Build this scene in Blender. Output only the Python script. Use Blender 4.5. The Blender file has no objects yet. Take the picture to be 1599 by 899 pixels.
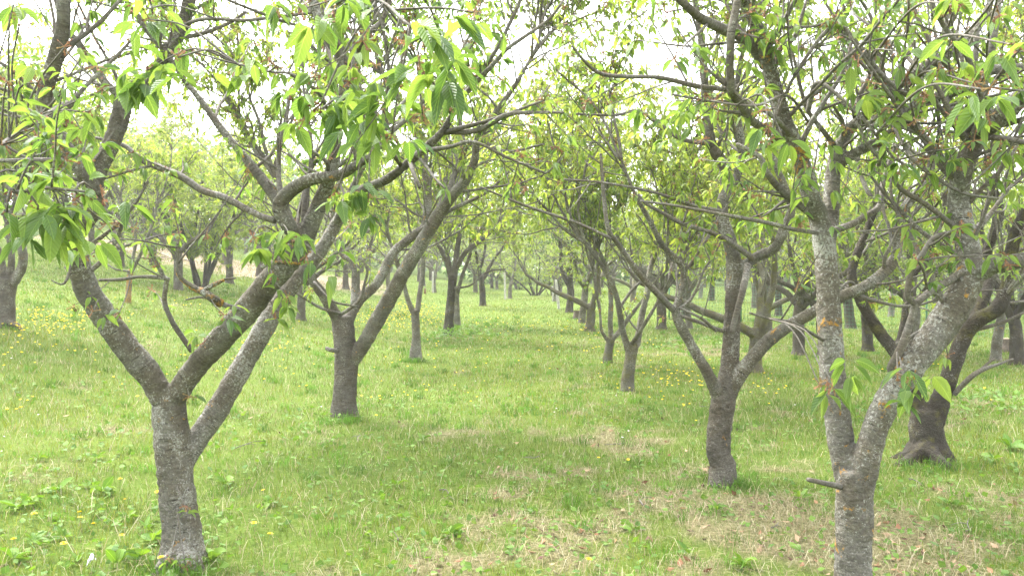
import bpy, math
import numpy as np
from mathutils import noise as mnoise, Vector

# ------------------------------------------------------------------ camera, sky, sun, exposure
SC = bpy.context.scene
COL = SC.collection
F, CX, HY, CH = 1244.0, 799.5, 430.0, 1.55      # focal length and horizon of the photograph in its pixels, eye height

cam_d = bpy.data.cameras.new('camera')
cam_d.sensor_width = 36.0
cam_d.lens = 36.0 * F / 1599.0
cam_d.shift_y = -(449.5 - HY) / 1599.0
cam_d.clip_start, cam_d.clip_end = 0.05, 2500.0
cam = bpy.data.objects.new('camera', cam_d)
COL.objects.link(cam)
cam.location = (0, 0, CH)
cam.rotation_euler = (math.radians(90), 0, 0)
SC.camera = cam

SUN_EL, SUN_AZ = 56.0, -38.0                     # degrees; azimuth clockwise from +Y (view direction)
world = bpy.data.worlds.new("World")
SC.world = world
world.use_nodes = True
wn, wl = world.node_tree.nodes, world.node_tree.links
wn.clear()
w_out = wn.new('ShaderNodeOutputWorld')
w_bg = wn.new('ShaderNodeBackground')
w_sky = wn.new('ShaderNodeTexSky')
w_sky.sky_type = 'NISHITA'
w_sky.sun_disc = False
w_sky.sun_elevation = math.radians(SUN_EL)
w_sky.sun_rotation = math.radians(SUN_AZ)
w_sky.air_density, w_sky.dust_density, w_sky.ozone_density = 1.0, 4.0, 1.0
w_hsv = wn.new('ShaderNodeHueSaturation')        # an overcast sky has almost no blue
w_hsv.inputs['Saturation'].default_value = 0.12
w_hsv.inputs['Value'].default_value = 1.5
wl.new(w_sky.outputs[0], w_hsv.inputs['Color'])
wl.new(w_hsv.outputs[0], w_bg.inputs['Color'])
w_bg.inputs['Strength'].default_value = 0.15
wl.new(w_bg.outputs[0], w_out.inputs['Surface'])

sun_d = bpy.data.lights.new('sun', 'SUN')
sun_d.energy = 1.15
sun_d.angle = math.radians(20)
sun_d.color = (1.0, 0.95, 0.87)
sun = bpy.data.objects.new('sun', sun_d)
COL.objects.link(sun)
_az, _el = math.radians(SUN_AZ), math.radians(SUN_EL)
_sd = Vector((math.sin(_az) * math.cos(_el), math.cos(_az) * math.cos(_el), math.sin(_el)))
sun.rotation_euler = _sd.to_track_quat('Z', 'Y').to_euler()

SC.view_settings.view_transform = 'Standard'
SC.view_settings.look = 'None'
SC.view_settings.gamma = 1.0
SC.view_settings.use_curve_mapping = False
SC.view_settings.exposure = 2.52
SC.render.engine = 'CYCLES'
cy = SC.cycles
cy.max_bounces, cy.diffuse_bounces, cy.glossy_bounces, cy.transmission_bounces = 6, 4, 2, 4
cy.volume_bounces = 2
cy.use_denoising = True
cy.caustics_reflective = cy.caustics_refractive = False

rngG = np.random.default_rng(7)

# ------------------------------------------------------------------ terrain and pixel helpers
def softplus(t, k):
    return np.logaddexp(0.0, np.asarray(t, float) / k) * k

def ground(x, y):
    """height of the ground: a flat ride, a bank rising to one side, a gentle rise ahead"""
    x = np.asarray(x, float); y = np.asarray(y, float)
    z = 0.16 * softplus(-x - 2.6, 0.5) * 1.0
    z = np.where(z > 6, 6 + 5 * (1 - np.exp(-(z - 6) / 5.0)), z)
    rise = 0.02 * softplus(y - 15, 2.0)
    rise = np.where(rise > 1.6, 1.6 + (rise - 1.6) * 0.4, rise)
    z = z + rise - 0.004 * softplus(x - 6, 2.0)
    z = z + 0.035 * np.sin(x * 0.9 + 0.6 * np.sin(y * 0.35)) * np.sin(y * 0.55 + 1.0) * np.clip((y - 1.0) / 6.0, 0, 1)
    return z

def P(px, py, Z):
    return np.array([(px - CX) / F * Z, Z, CH + (HY - py) / F * Z])

def PG(px, py):
    """where the sight line through a pixel meets the ground"""
    Z = np.geomspace(1.2, 160, 900)
    g = CH + (HY - py) / F * Z - ground((px - CX) / F * Z, Z)
    i = np.argmax(g < 0) if (g < 0).any() else len(Z) - 1
    z = Z[max(i, 1)]
    x = (px - CX) / F * z
    return np.array([x, z, float(ground(x, z))])

def _hash(ix, iy, seed):
    h = (ix.astype(np.int64) * 374761393 + iy.astype(np.int64) * 668265263 + seed * 974634777) & 0x7fffffff
    h = ((h ^ (h >> 13)) * 1274126177) & 0x7fffffff
    h = h ^ (h >> 16)
    return (h % 100003) / 100003.0

def vnoise(x, y, seed=0):
    ix, iy = np.floor(x), np.floor(y)
    fx, fy = x - ix, y - iy
    fx = fx * fx * (3 - 2 * fx); fy = fy * fy * (3 - 2 * fy)
    a, b = _hash(ix, iy, seed), _hash(ix + 1, iy, seed)
    c, d = _hash(ix, iy + 1, seed), _hash(ix + 1, iy + 1, seed)
    return (a * (1 - fx) + b * fx) * (1 - fy) + (c * (1 - fx) + d * fx) * fy

def fbm(x, y, seed=0, oct=4):
    s, a, t = 0, 0.5, 0
    for k in range(oct):
        s = s + a * vnoise(x * 2 ** k, y * 2 ** k, seed + k * 17); t += a; a *= 0.55
    return s / t

DRY_SPOTS = [(425, 650, .35, .9), (680, 690, .5, .5), (905, 750, .45, .75), (890, 775, .35, .7), (945, 640, .7, .75), (985, 680, .5, .7),
             (1050, 700, .5, .65), (1070, 785, .4, .8), (1150, 800, .5, .8), (1010, 830, .4, .8), (860, 860, .4, .7), (690, 870, .35, .7),
             (1250, 860, .5, .9), (1200, 730, .45, .6), (1570, 780, .5, 1.), (1560, 860, .6, .9), (1450, 830, .5, .7), (1400, 880, .4, .8),
             (830, 605, .7, .6), (150, 665, .35, .6), (1040, 545, 1.5, .7), (1110, 550, 1.2, .7), (960, 540, 1.2, .6), (60, 640, .5, .5),
             (480, 760, .3, .4), (760, 800, .3, .5), (1330, 640, .8, .3), (930, 690, .5, .6), (1180, 660, .6, .4), (60, 590, .6, .5), (1140, 860, .45, .8),
             (1350, 800, .6, .6), (950, 875, .5, .7), (760, 880, .4, .6)]
_dry = [(PG(a, b)[:2], r, s) for a, b, r, s in DRY_SPOTS]

def dryness(x, y):
    """0 = lush grass, 1 = dead straw and bare soil"""
    n = fbm(x * 1.1 + 30, y * 1.1, 3, 4)
    m = fbm(x * 4.2, y * 4.2 + 9, 11, 3)
    v = (n - 0.5) * 1.9 + (m - 0.5) * 2.6
    bias = -0.50 + 0.07 * np.clip((x + 0.4) / 1.5, -1, 1)
    v = v + bias
    wob = 0.6 + 0.9 * m
    for c, r, s in _dry:
        v = v + s * 0.66 * np.exp(-(((x - c[0]) / (1.3 * r)) ** 2 + ((y - c[1]) / r) ** 2) / (0.9 * wob))
    return np.clip((v - .08) * 1.5, 0, 1)

# ------------------------------------------------------------------ mesh collector
class G:
    def __init__(s):
        s.v, s.f4, s.f3, s.n = [], [], [], 0
        s.at = {}
    def add(s, v, f4=None, f3=None, **attrs):
        v = np.asarray(v, np.float32).reshape(-1, 3)
        if f4 is not None and len(f4): s.f4.append(np.asarray(f4, np.int64).reshape(-1, 4) + s.n)
        if f3 is not None and len(f3): s.f3.append(np.asarray(f3, np.int64).reshape(-1, 3) + s.n)
        for k, a in attrs.items():
            s.at.setdefault(k, []).append(np.asarray(a, np.float32).reshape(len(v), -1))
        s.v.append(v); s.n += len(v)
    def build(s, name, mat, parent=None, smooth=True, link=True):
        me = bpy.data.meshes.new(name)
        if s.n:
            v = np.concatenate(s.v)
            q = np.concatenate(s.f4) if s.f4 else np.zeros((0, 4), np.int64)
            t = np.concatenate(s.f3) if s.f3 else np.zeros((0, 3), np.int64)
            make_mesh(me, v, q, t, {k: np.concatenate(a) for k, a in s.at.items()}, smooth)
        me.materials.append(mat)
        o = bpy.data.objects.new(name, me)
        if link: COL.objects.link(o)
        if parent is not None: o.parent = parent
        return o

def make_mesh(me, v, q, t, attrs, smooth=True):
    me.vertices.add(len(v))
    me.vertices.foreach_set('co', np.ascontiguousarray(v, np.float32).ravel())
    nl = q.size + t.size
    me.loops.add(nl)
    me.loops.foreach_set('vertex_index', np.concatenate([q.ravel(), t.ravel()]).astype(np.int32))
    nf = len(q) + len(t)
    me.polygons.add(nf)
    tot = np.concatenate([np.full(len(q), 4), np.full(len(t), 3)]).astype(np.int32)
    st = np.concatenate([[0], np.cumsum(tot)[:-1]]).astype(np.int32) if nf else tot
    me.polygons.foreach_set('loop_start', st)
    me.polygons.foreach_set('use_smooth', np.full(nf, smooth, bool))
    me.update(calc_edges=True)
    for k, a in attrs.items():
        if a.shape[1] == 4:
            at = me.attributes.new(k, 'FLOAT_COLOR', 'POINT'); at.data.foreach_set('color', a.ravel())
        elif a.shape[1] == 3:
            at = me.attributes.new(k, 'FLOAT_VECTOR', 'POINT'); at.data.foreach_set('vector', a.ravel())
        else:
            at = me.attributes.new(k, 'FLOAT', 'POINT'); at.data.foreach_set('value', a.ravel())

def nrm(a):
    a = np.asarray(a, float)
    return a / np.maximum(np.linalg.norm(a, axis=-1, keepdims=True), 1e-9)

def resample(pts, rad, step):
    """smooth curve through the points, evenly spaced"""
    p = np.column_stack([pts, rad]).astype(float)
    if len(p) < 2: return p[:, :3], p[:, 3]
    e = np.vstack([2 * p[0] - p[1], p, 2 * p[-1] - p[-2]])
    out = []
    for i in range(1, len(e) - 2):
        n = max(2, int(math.ceil(np.linalg.norm(e[i + 1, :3] - e[i, :3]) / step)))
        t = np.linspace(0, 1, n, endpoint=False)[:, None]
        a, b, c, d = e[i - 1], e[i], e[i + 1], e[i + 2]
        out.append(0.5 * (2 * b + (c - a) * t + (2 * a - 5 * b + 4 * c - d) * t * t + (3 * b - a - 3 * c + d) * t ** 3))
    out.append(p[-1:])
    o = np.concatenate(out)
    return o[:, :3], np.maximum(o[:, 3], 0.0008)

def frames(p):
    t = nrm(np.gradient(p, axis=0))
    e1 = np.zeros_like(p)
    a = np.array([1.0, 0, 0]) if abs(t[0][0]) < 0.8 else np.array([0, 1.0, 0])
    e = nrm(a - t[0] * (a @ t[0]))
    for i in range(len(p)):
        e = nrm(e - t[i] * (e @ t[i]))
        e1[i] = e
    return t, e1, np.cross(t, e1)

def tube(g, p, r, sides, rng, lump=0.0, s0=None, cap=True):
    n = len(p)
    t, e1, e2 = frames(p)
    s = np.concatenate([[0], np.cumsum(np.linalg.norm(np.diff(p, axis=0), axis=1))]) + (rng.uniform(0, 50) if s0 is None else s0)
    a = np.arange(sides) / sides * 2 * math.pi
    rr = r[:, None] * np.ones(sides)
    if lump:
        ph = rng.uniform(0, 6.28, 4)
        rr = rr * (1 + lump * (np.sin(s[:, None] * 15 + ph[0] + 3.1 * np.sin(a + ph[1])) * 0.35 + np.sin(s[:, None] * 43 + 3 * a + ph[2]) * 0.35 + np.sin(2 * a + ph[3] + s[:, None] * 5) * 0.5))
    ca, sa = np.cos(a), np.sin(a)
    off = e1[:, None, :] * (rr * ca)[..., None] + e2[:, None, :] * (rr * sa)[..., None]
    v = (p[:, None, :] + off).reshape(-1, 3)
    bk = np.stack([rr * ca, rr * sa, np.repeat(s[:, None], sides, 1)], -1).reshape(-1, 3)
    i = np.arange(n - 1)[:, None] * sides
    j = np.arange(sides)[None, :]
    k = (j + 1) % sides
    f4 = np.stack([i + j, i + k, i + sides + k, i + sides + j], -1).reshape(-1, 4)
    f3 = None
    if cap:
        v = np.vstack([v, p[-1] + t[-1] * r[-1] * 0.35, p[0] - t[0] * r[0] * 0.2])
        bk = np.vstack([bk, [0, 0, s[-1]], [0, 0, s[0]]])
        jj = np.arange(sides); b = (n - 1) * sides
        f3 = np.vstack([np.stack([b + jj, b + (jj + 1) % sides, np.full(sides, n * sides)], -1),
                        np.stack([(jj + 1) % sides, jj, np.full(sides, n * sides + 1)], -1)])
    g.add(v, f4, f3, bark=bk)

# ------------------------------------------------------------------ materials
def new_mat(name):
    m = bpy.data.materials.new(name); m.use_nodes = True
    nt = m.node_tree; nt.nodes.clear()
    return m, nt.nodes, nt.links

def nd(N, typ, **kw):
    n = N.new(typ)
    for k, v in kw.items():
        if k in n.inputs: n.inputs[k].default_value = v
        else: setattr(n, k, v)
    return n

def ramp(N, L, src, stops):
    r = N.new('ShaderNodeValToRGB')
    el = r.color_ramp.elements
    while len(el) < len(stops): el.new(0.5)
    for e, (p, c) in zip(el, stops):
        e.position = p
        e.color = (c, c, c, 1) if not isinstance(c, tuple) else (*c, 1)
    L.new(src, r.inputs[0])
    return r.outputs[0]

def mixc(N, L, fac, a, b, mode='MIX'):
    m = N.new('ShaderNodeMix'); m.data_type = 'RGBA'; m.blend_type = mode
    for val, idx in ((fac, 0), (a, 6), (b, 7)):
        if hasattr(val, 'is_linked'): L.new(val, m.inputs[idx])
        else: m.inputs[idx].default_value = (*val, 1) if isinstance(val, tuple) else val
    return m.outputs[2]

def math_n(N, L, op, a, b=0.0, clamp=False):
    m = N.new('ShaderNodeMath'); m.operation = op; m.use_clamp = clamp
    for val, idx in ((a, 0), (b, 1)):
        if hasattr(val, 'is_linked'): L.new(val, m.inputs[idx])
        else: m.inputs[idx].default_value = val
    return m.outputs[0]

def bark_mat(name, dark, light, lichen=0.5, pale=0.4, moss=0.0, bump=0.012, band_w=1.0):
    m, N, L = new_mat(name)
    at = nd(N, 'ShaderNodeAttribute', attribute_name='bark')
    geo = N.new('ShaderNodeNewGeometry')
    mp = nd(N, 'ShaderNodeMapping'); mp.inputs['Scale'].default_value = (14, 14, 75)
    L.new(at.outputs['Vector'], mp.inputs['Vector'])
    band = nd(N, 'ShaderNodeTexNoise', Scale=1.0, Detail=5.0, Roughness=0.62); L.new(mp.outputs[0], band.inputs['Vector'])
    mp2 = nd(N, 'ShaderNodeMapping'); mp2.inputs['Scale'].default_value = (16, 16, 150)
    L.new(at.outputs['Vector'], mp2.inputs['Vector'])
    lent = nd(N, 'ShaderNodeTexNoise', Scale=1.0, Detail=2.0); L.new(mp2.outputs[0], lent.inputs['Vector'])
    grain = nd(N, 'ShaderNodeTexNoise', Scale=70.0, Detail=6.0, Roughness=0.78); L.new(geo.outputs['Position'], grain.inputs['Vector'])
    big = nd(N, 'ShaderNodeTexNoise', Scale=5.0, Detail=3.0); L.new(geo.outputs['Position'], big.inputs['Vector'])
    crack = nd(N, 'ShaderNodeTexVoronoi', Scale=38.0, feature='DISTANCE_TO_EDGE'); L.new(geo.outputs['Position'], crack.inputs['Vector'])
    f = math_n(N, L, 'ADD', math_n(N, L, 'ADD', math_n(N, L, 'MULTIPLY', band.outputs[0], 0.36 * band_w), 0.18 * (1 - band_w)), math_n(N, L, 'MULTIPLY', grain.outputs[0], 0.46))
    f = math_n(N, L, 'ADD', f, math_n(N, L, 'MULTIPLY', big.outputs[0], 0.34))
    f = ramp(N, L, f, [(0.44, 0.0), (0.72, 1.0)])
    c = mixc(N, L, f, dark, light)
    mp3 = nd(N, 'ShaderNodeMapping'); mp3.inputs['Scale'].default_value = (5, 5, 3.2)
    L.new(at.outputs['Vector'], mp3.inputs['Vector'])
    pt = nd(N, 'ShaderNodeTexNoise', Scale=1.0, Detail=5.0, Roughness=0.7); L.new(mp3.outputs[0], pt.inputs['Vector'])
    c = mixc(N, L, ramp(N, L, pt.outputs[0], [(0.46, 0.0), (0.56, 0.75)]), c, mixc(N, L, f, tuple(d * k for d, k in zip(dark, (.88, .80, .70))), tuple(d * k for d, k in zip(light, (.80, .72, .62)))))
    # dark horizontal lenticels
    lm = ramp(N, L, lent.outputs[0], [(0.30, 1.0), (0.40, 0.0)])
    lm = math_n(N, L, 'MULTIPLY', lm, ramp(N, L, big.outputs[0], [(0.42, 0.25), (0.6, 1.0)]))
    c = mixc(N, L, lm, c, tuple(0.42 * x for x in dark))
    # pale grey crustose lichen in small flecks
    pn = nd(N, 'ShaderNodeTexNoise', Scale=78.0, Detail=4.0, Roughness=0.75); L.new(geo.outputs['Position'], pn.inputs['Vector'])
    pm = ramp(N, L, math_n(N, L, 'ADD', pn.outputs[0], math_n(N, L, 'MULTIPLY', math_n(N, L, 'SUBTRACT', big.outputs[0], 0.5), 0.5)), [(0.64 - 0.13 * pale, 0.0), (0.70 - 0.13 * pale, 1.0)])
    c = mixc(N, L, math_n(N, L, 'MULTIPLY', pm, min(1.0, 0.45 + pale * 0.5)), c, (0.36, 0.36, 0.33))
    # moss
    if moss:
        mn = nd(N, 'ShaderNodeTexNoise', Scale=7.0, Detail=5.0, Roughness=0.7); L.new(geo.outputs['Position'], mn.inputs['Vector'])
        mm = ramp(N, L, mn.outputs[0], [(0.62 - 0.2 * moss, 0.0), (0.8 - 0.2 * moss, 1.0)])
        c = mixc(N, L, math_n(N, L, 'MULTIPLY', mm, 0.75), c, (0.11, 0.105, 0.022))
    # orange lichen
    on = nd(N, 'ShaderNodeTexNoise', Scale=8.5, Detail=6.0, Roughness=0.68, Distortion=0.4); L.new(geo.outputs['Position'], on.inputs['Vector'])
    om = ramp(N, L, on.outputs[0], [(0.735 - 0.13 * lichen, 0.0), (0.775 - 0.13 * lichen, 1.0)])
    om = math_n(N, L, 'MULTIPLY', om, ramp(N, L, grain.outputs[0], [(0.44, 0.0), (0.54, 1.0)]))
    c = mixc(N, L, om, c, (0.42, 0.23, 0.045))
    b = nd(N, 'ShaderNodeBsdfPrincipled', Roughness=0.86); b.inputs['Specular IOR Level'].default_value = 0.18
    L.new(c, b.inputs['Base Color'])
    h = math_n(N, L, 'ADD', math_n(N, L, 'MULTIPLY', band.outputs[0], 0.55 * band_w), math_n(N, L, 'MULTIPLY', grain.outputs[0], 0.85))
    h = math_n(N, L, 'ADD', h, math_n(N, L, 'MULTIPLY', lm, -0.25))
    h = math_n(N, L, 'ADD', h, math_n(N, L, 'MULTIPLY', ramp(N, L, crack.outputs[0], [(0.0, 0.0), (0.25, 1.0)]), 0.22))
    h = math_n(N, L, 'ADD', h, math_n(N, L, 'MULTIPLY', om, 0.2))
    bp = nd(N, 'ShaderNodeBump', Strength=1.0, Distance=bump); L.new(h, bp.inputs['Height'])
    L.new(bp.outputs[0], b.inputs['Normal'])
    o = N.new('ShaderNodeOutputMaterial'); L.new(b.outputs[0], o.inputs[0])
    return m

def leaf_mat(name, c0, c1, c2, trans=0.45, veins=False, rough=0.5):
    m, N, L = new_mat(name)
    at = nd(N, 'ShaderNodeAttribute', attribute_name='lf')
    sx = N.new('ShaderNodeSeparateXYZ'); L.new(at.outputs['Vector'], sx.inputs[0])
    oi = N.new('ShaderNodeObjectInfo')
    tint = math_n(N, L, 'ADD', sx.outputs['Z'], math_n(N, L, 'MULTIPLY', math_n(N, L, 'SUBTRACT', oi.outputs['Random'], 0.5), 0.25), True)
    c = ramp(N, L, tint, [(0.0, c0), (0.5, c1), (1.0, c2)])
    b = nd(N, 'ShaderNodeBsdfPrincipled', Roughness=rough); b.inputs['Specular IOR Level'].default_value = 0.35
    if veins:
        ay = math_n(N, L, 'ABSOLUTE', sx.outputs['Y'])
        w = math_n(N, L, 'SUBTRACT', math_n(N, L, 'MULTIPLY', sx.outputs['X'], 9.0), math_n(N, L, 'MULTIPLY', ay, 2.2))
        fr = math_n(N, L, 'ABSOLUTE', math_n(N, L, 'SUBTRACT', math_n(N, L, 'FRACT', w), 0.5))
        lat = ramp(N, L, fr, [(0.0, 1.0), (0.10, 0.0)])
        mid = ramp(N, L, ay, [(0.03, 1.0), (0.09, 0.0)])
        vn = math_n(N, L, 'MAXIMUM', math_n(N, L, 'MULTIPLY', lat, 0.55), mid)
        c = mixc(N, L, math_n(N, L, 'MULTIPLY', vn, 0.45), c, tuple(min(1, 1.5 * x + 0.03) for x in c2))
        bh = ramp(N, L, fr, [(0.0, 0.0), (0.5, 1.0)])
        bp = nd(N, 'ShaderNodeBump', Strength=0.7, Distance=0.003); L.new(math_n(N, L, 'SUBTRACT', bh, mid), bp.inputs['Height'])
        L.new(bp.outputs[0], b.inputs['Normal'])
    L.new(c, b.inputs['Base Color'])
    t = N.new('ShaderNodeBsdfTranslucent')
    L.new(mixc(N, L, 1.0, c, (1.25, 1.15, 0.55), 'MULTIPLY'), t.inputs['Color'])
    mx = N.new('ShaderNodeMixShader'); mx.inputs[0].default_value = trans
    L.new(b.outputs[0], mx.inputs[1]); L.new(t.outputs[0], mx.inputs[2])
    o = N.new('ShaderNodeOutputMaterial'); L.new(mx.outputs[0], o.inputs[0])
    return m

def col_mat(name, trans=0.3, rough=0.7):
    """grass, straw, litter: colour carried by each blade"""
    m, N, L = new_mat(name)
    at = nd(N, 'ShaderNodeAttribute', attribute_name='col')
    b = nd(N, 'ShaderNodeBsdfPrincipled', Roughness=rough); b.inputs['Specular IOR Level'].default_value = 0.25
    L.new(at.outputs['Color'], b.inputs['Base Color'])
    t = N.new('ShaderNodeBsdfTranslucent'); L.new(at.outputs['Color'], t.inputs['Color'])
    mx = N.new('ShaderNodeMixShader'); mx.inputs[0].default_value = trans
    L.new(b.outputs[0], mx.inputs[1]); L.new(t.outputs[0], mx.inputs[2])
    o = N.new('ShaderNodeOutputMaterial'); L.new(mx.outputs[0], o.inputs[0])
    return m

def plain_mat(name, c, rough=0.7, vary=0.25, scale=30.0):
    m, N, L = new_mat(name)
    geo = N.new('ShaderNodeNewGeometry')
    n = nd(N, 'ShaderNodeTexNoise', Scale=scale, Detail=4.0); L.new(geo.outputs['Position'], n.inputs['Vector'])
    cc = ramp(N, L, n.outputs[0], [(0.3, tuple(x * (1 - vary) for x in c)), (0.7, tuple(min(1, x * (1 + vary)) for x in c))])
    b = nd(N, 'ShaderNodeBsdfPrincipled', Roughness=rough); L.new(cc, b.inputs['Base Color'])
    o = N.new('ShaderNodeOutputMaterial'); L.new(b.outputs[0], o.inputs[0])
    return m

M = {}
M['bark_grey'] = bark_mat('bark_grey', (0.052, 0.048, 0.040), (0.205, 0.193, 0.160), lichen=0.82, pale=0.5, band_w=.8)
M['bark_pale'] = bark_mat('bark_pale', (0.065, 0.060, 0.051), (0.225, 0.212, 0.182), lichen=1.0, pale=0.7, band_w=.8)
M['bark_brown'] = bark_mat('bark_brown', (0.040, 0.036, 0.029), (0.150, 0.136, 0.113), lichen=0.35, pale=0.2, band_w=1.0)
M['bark_dark'] = bark_mat('bark_dark', (0.022, 0.019, 0.015), (0.080, 0.070, 0.057), lichen=0.2, pale=0.1, moss=0.45, band_w=.25, bump=.016)
M['bark_moss'] = bark_mat('bark_moss', (0.045, 0.042, 0.032), (0.16, 0.15, 0.115), lichen=0.3, pale=0.2, moss=0.75, band_w=.4)
M['bark_orange'] = bark_mat('bark_orange', (0.06, 0.054, 0.046), (0.2, 0.185, 0.16), lichen=2.3, pale=0.8)
M['bark_twig'] = bark_mat('bark_twig', (0.060, 0.054, 0.047), (0.20, 0.186, 0.165), lichen=0.3, pale=0.3, bump=0.003)
M['leaf_near'] = leaf_mat('leaf_near', (0.075, 0.15, 0.045), (0.15, 0.25, 0.065), (0.225, 0.325, 0.085), 0.55, veins=True, rough=0.42)
M['leaf_far'] = leaf_mat('leaf_far', (0.10, 0.175, 0.042), (0.205, 0.29, 0.065), (0.30, 0.365, 0.10), 0.6)
M['leaf_bright'] = leaf_mat('leaf_bright', (0.12, 0.20, 0.04), (0.21, 0.29, 0.065), (0.30, 0.37, 0.09), 0.6)
M['leaf_wood'] = leaf_mat('leaf_wood', (0.035, 0.085, 0.02), (0.075, 0.15, 0.03), (0.12, 0.20, 0.04), 0.4)
M['leaf_dark'] = leaf_mat('leaf_dark', (0.03, 0.07, 0.014), (0.06, 0.125, 0.02), (0.10, 0.18, 0.03), 0.4)
M['blossom'] = col_mat('spent_blossom', 0.25)
M['grass'] = col_mat('grass_blade', 0.35, 0.6)
M['litter'] = col_mat('dry_litter', 0.1, 0.85)
M['weed'] = leaf_mat('weed_leaf', (0.06, 0.145, 0.018), (0.11, 0.22, 0.026), (0.17, 0.29, 0.035), 0.35, veins=True)
M['yellow'] = plain_mat('dandelion_yellow', (0.82, 0.60, 0.012), 0.7, 0.12, 300)
M['white'] = plain_mat('petal_white', (0.78, 0.78, 0.74), 0.7, 0.08, 300)
M['stem'] = plain_mat('flower_stem', (0.14, 0.22, 0.05), 0.6, 0.2, 80)
M['post'] = plain_mat('weathered_post', (0.40, 0.38, 0.35), 0.85, 0.25, 14)
M['stake'] = plain_mat('brown_stake', (0.16, 0.085, 0.05), 0.85, 0.25, 20)
M['stump'] = plain_mat('stump_wood', (0.085, 0.065, 0.05), 0.9, 0.4, 25)
M['cutwood'] = plain_mat('cut_wood', (0.32, 0.24, 0.16), 0.85, 0.25, 40)
M['wire'] = plain_mat('green_wire', (0.05, 0.16, 0.085), 0.6, 0.15, 5)
M['scrap'] = plain_mat('white_scrap', (0.72, 0.72, 0.72), 0.6, 0.12, 60)

def ground_mat():
    m, N, L = new_mat('meadow_ground')
    at = nd(N, 'ShaderNodeAttribute', attribute_name='gd')       # x: dryness, y: bare soil
    sx = N.new('ShaderNodeSeparateXYZ'); L.new(at.outputs['Vector'], sx.inputs[0])
    geo = N.new('ShaderNodeNewGeometry')
    n1 = nd(N, 'ShaderNodeTexNoise', Scale=34.0, Detail=5.0, Roughness=0.75); L.new(geo.outputs['Position'], n1.inputs['Vector'])
    n2 = nd(N, 'ShaderNodeTexNoise', Scale=2.3, Detail=5.0, Roughness=0.65); L.new(geo.outputs['Position'], n2.inputs['Vector'])
    n3 = nd(N, 'ShaderNodeTexNoise', Scale=0.35, Detail=3.0); L.new(geo.outputs['Position'], n3.inputs['Vector'])
    gr = ramp(N, L, math_n(N, L, 'ADD', math_n(N, L, 'MULTIPLY', n1.outputs[0], 0.6), math_n(N, L, 'MULTIPLY', n2.outputs[0], 0.4)),
              [(0.32, (0.040, 0.070, 0.011)), (0.5, (0.092, 0.148, 0.021)), (0.68, (0.150, 0.205, 0.036))])
    gr = mixc(N, L, ramp(N, L, n3.outputs[0], [(0.4, 0.0), (0.7, 0.40)]), gr, (0.142, 0.182, 0.026))
    st = ramp(N, L, n1.outputs[0], [(0.3, (0.06, 0.058, 0.026)), (0.5, (0.165, 0.155, 0.070)), (0.7, (0.33, 0.295, 0.17))])
    so = ramp(N, L, n1.outputs[0], [(0.3, (0.17, 0.12, 0.085)), (0.7, (0.42, 0.33, 0.25))])
    d = math_n(N, L, 'ADD', sx.outputs['X'], math_n(N, L, 'MULTIPLY', math_n(N, L, 'SUBTRACT', n1.outputs[0], 0.5), 1.0), True)
    c = mixc(N, L, d, gr, st)
    sm = math_n(N, L, 'ADD', sx.outputs['Y'], math_n(N, L, 'MULTIPLY', math_n(N, L, 'SUBTRACT', n2.outputs[0], 0.5), 1.2))
    c = mixc(N, L, ramp(N, L, sm, [(0.4, 0.0), (0.6, 1.0)]), c, so)
    b = nd(N, 'ShaderNodeBsdfPrincipled', Roughness=0.95); b.inputs['Specular IOR Level'].default_value = 0.1
    L.new(c, b.inputs['Base Color'])
    bp = nd(N, 'ShaderNodeBump', Strength=0.9, Distance=0.05); L.new(n1.outputs[0], bp.inputs['Height'])
    L.new(bp.outputs[0], b.inputs['Normal'])
    o = N.new('ShaderNodeOutputMaterial'); L.new(b.outputs[0], o.inputs[0])
    return m

# ------------------------------------------------------------------ ground sheet
def build_ground():
    def lines(lo, hi, a, b, s):
        fine = np.arange(a, b + s / 2, s)
        up = [b]; st = s
        while up[-1] < hi: st *= 1.16; up.append(up[-1] + st)
        dn = [a]; st = s
        while dn[-1] > lo: st *= 1.16; dn.append(dn[-1] - st)
        return np.concatenate([np.array(dn[:0:-1]), fine, np.array(up[1:])])
    X = lines(-900, 900, -7, 7, 0.10); Y = lines(-60, 1500, 1.5, 17, 0.10)
    xx, yy = np.meshgrid(X, Y)
    zz = ground(xx, yy) + 0.02 * (fbm(xx * 2.5, yy * 2.5, 5, 3) - 0.5)
    c1, c2, c3 = PG(250, 395), PG(420, 428), PG(545, 440)
    soil = np.zeros_like(xx)
    for c, rx, ry in ((c1, 9.0, 5.0), (c2, 6.0, 4.5), (c3, 2.5, 3.5), (PG(300, 405), 7, 4)):
        soil = np.maximum(soil, np.exp(-((xx - c[0]) / rx) ** 2 - ((yy - c[1]) / ry) ** 2))
    nx = len(X)
    i = (np.arange(len(Y) - 1)[:, None] * nx + np.arange(nx - 1)[None, :]).ravel()
    f = np.stack([i, i + 1, i + nx + 1, i + nx], -1)
    g = G()
    dr = dryness(xx, yy) * np.where(yy > 25, 0.45, 1.0)
    g.add(np.stack([xx, yy, zz], -1).reshape(-1, 3), f, gd=np.stack([dr, soil, soil * 0], -1).reshape(-1, 3))
    o = g.build('ground', ground_mat())
    o['kind'] = 'structure'
    return o
build_ground()

def tag(o, label=None, cat=None, group=None, kind=None):
    if label: o['label'] = label
    if cat: o['category'] = cat
    if group: o['group'] = group
    if kind: o['kind'] = kind
    return o

def empty(name, loc):
    o = bpy.data.objects.new(name, None); COL.objects.link(o)
    o.location = [float(x) for x in loc]; o.empty_display_size = 0.3
    return o

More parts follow.
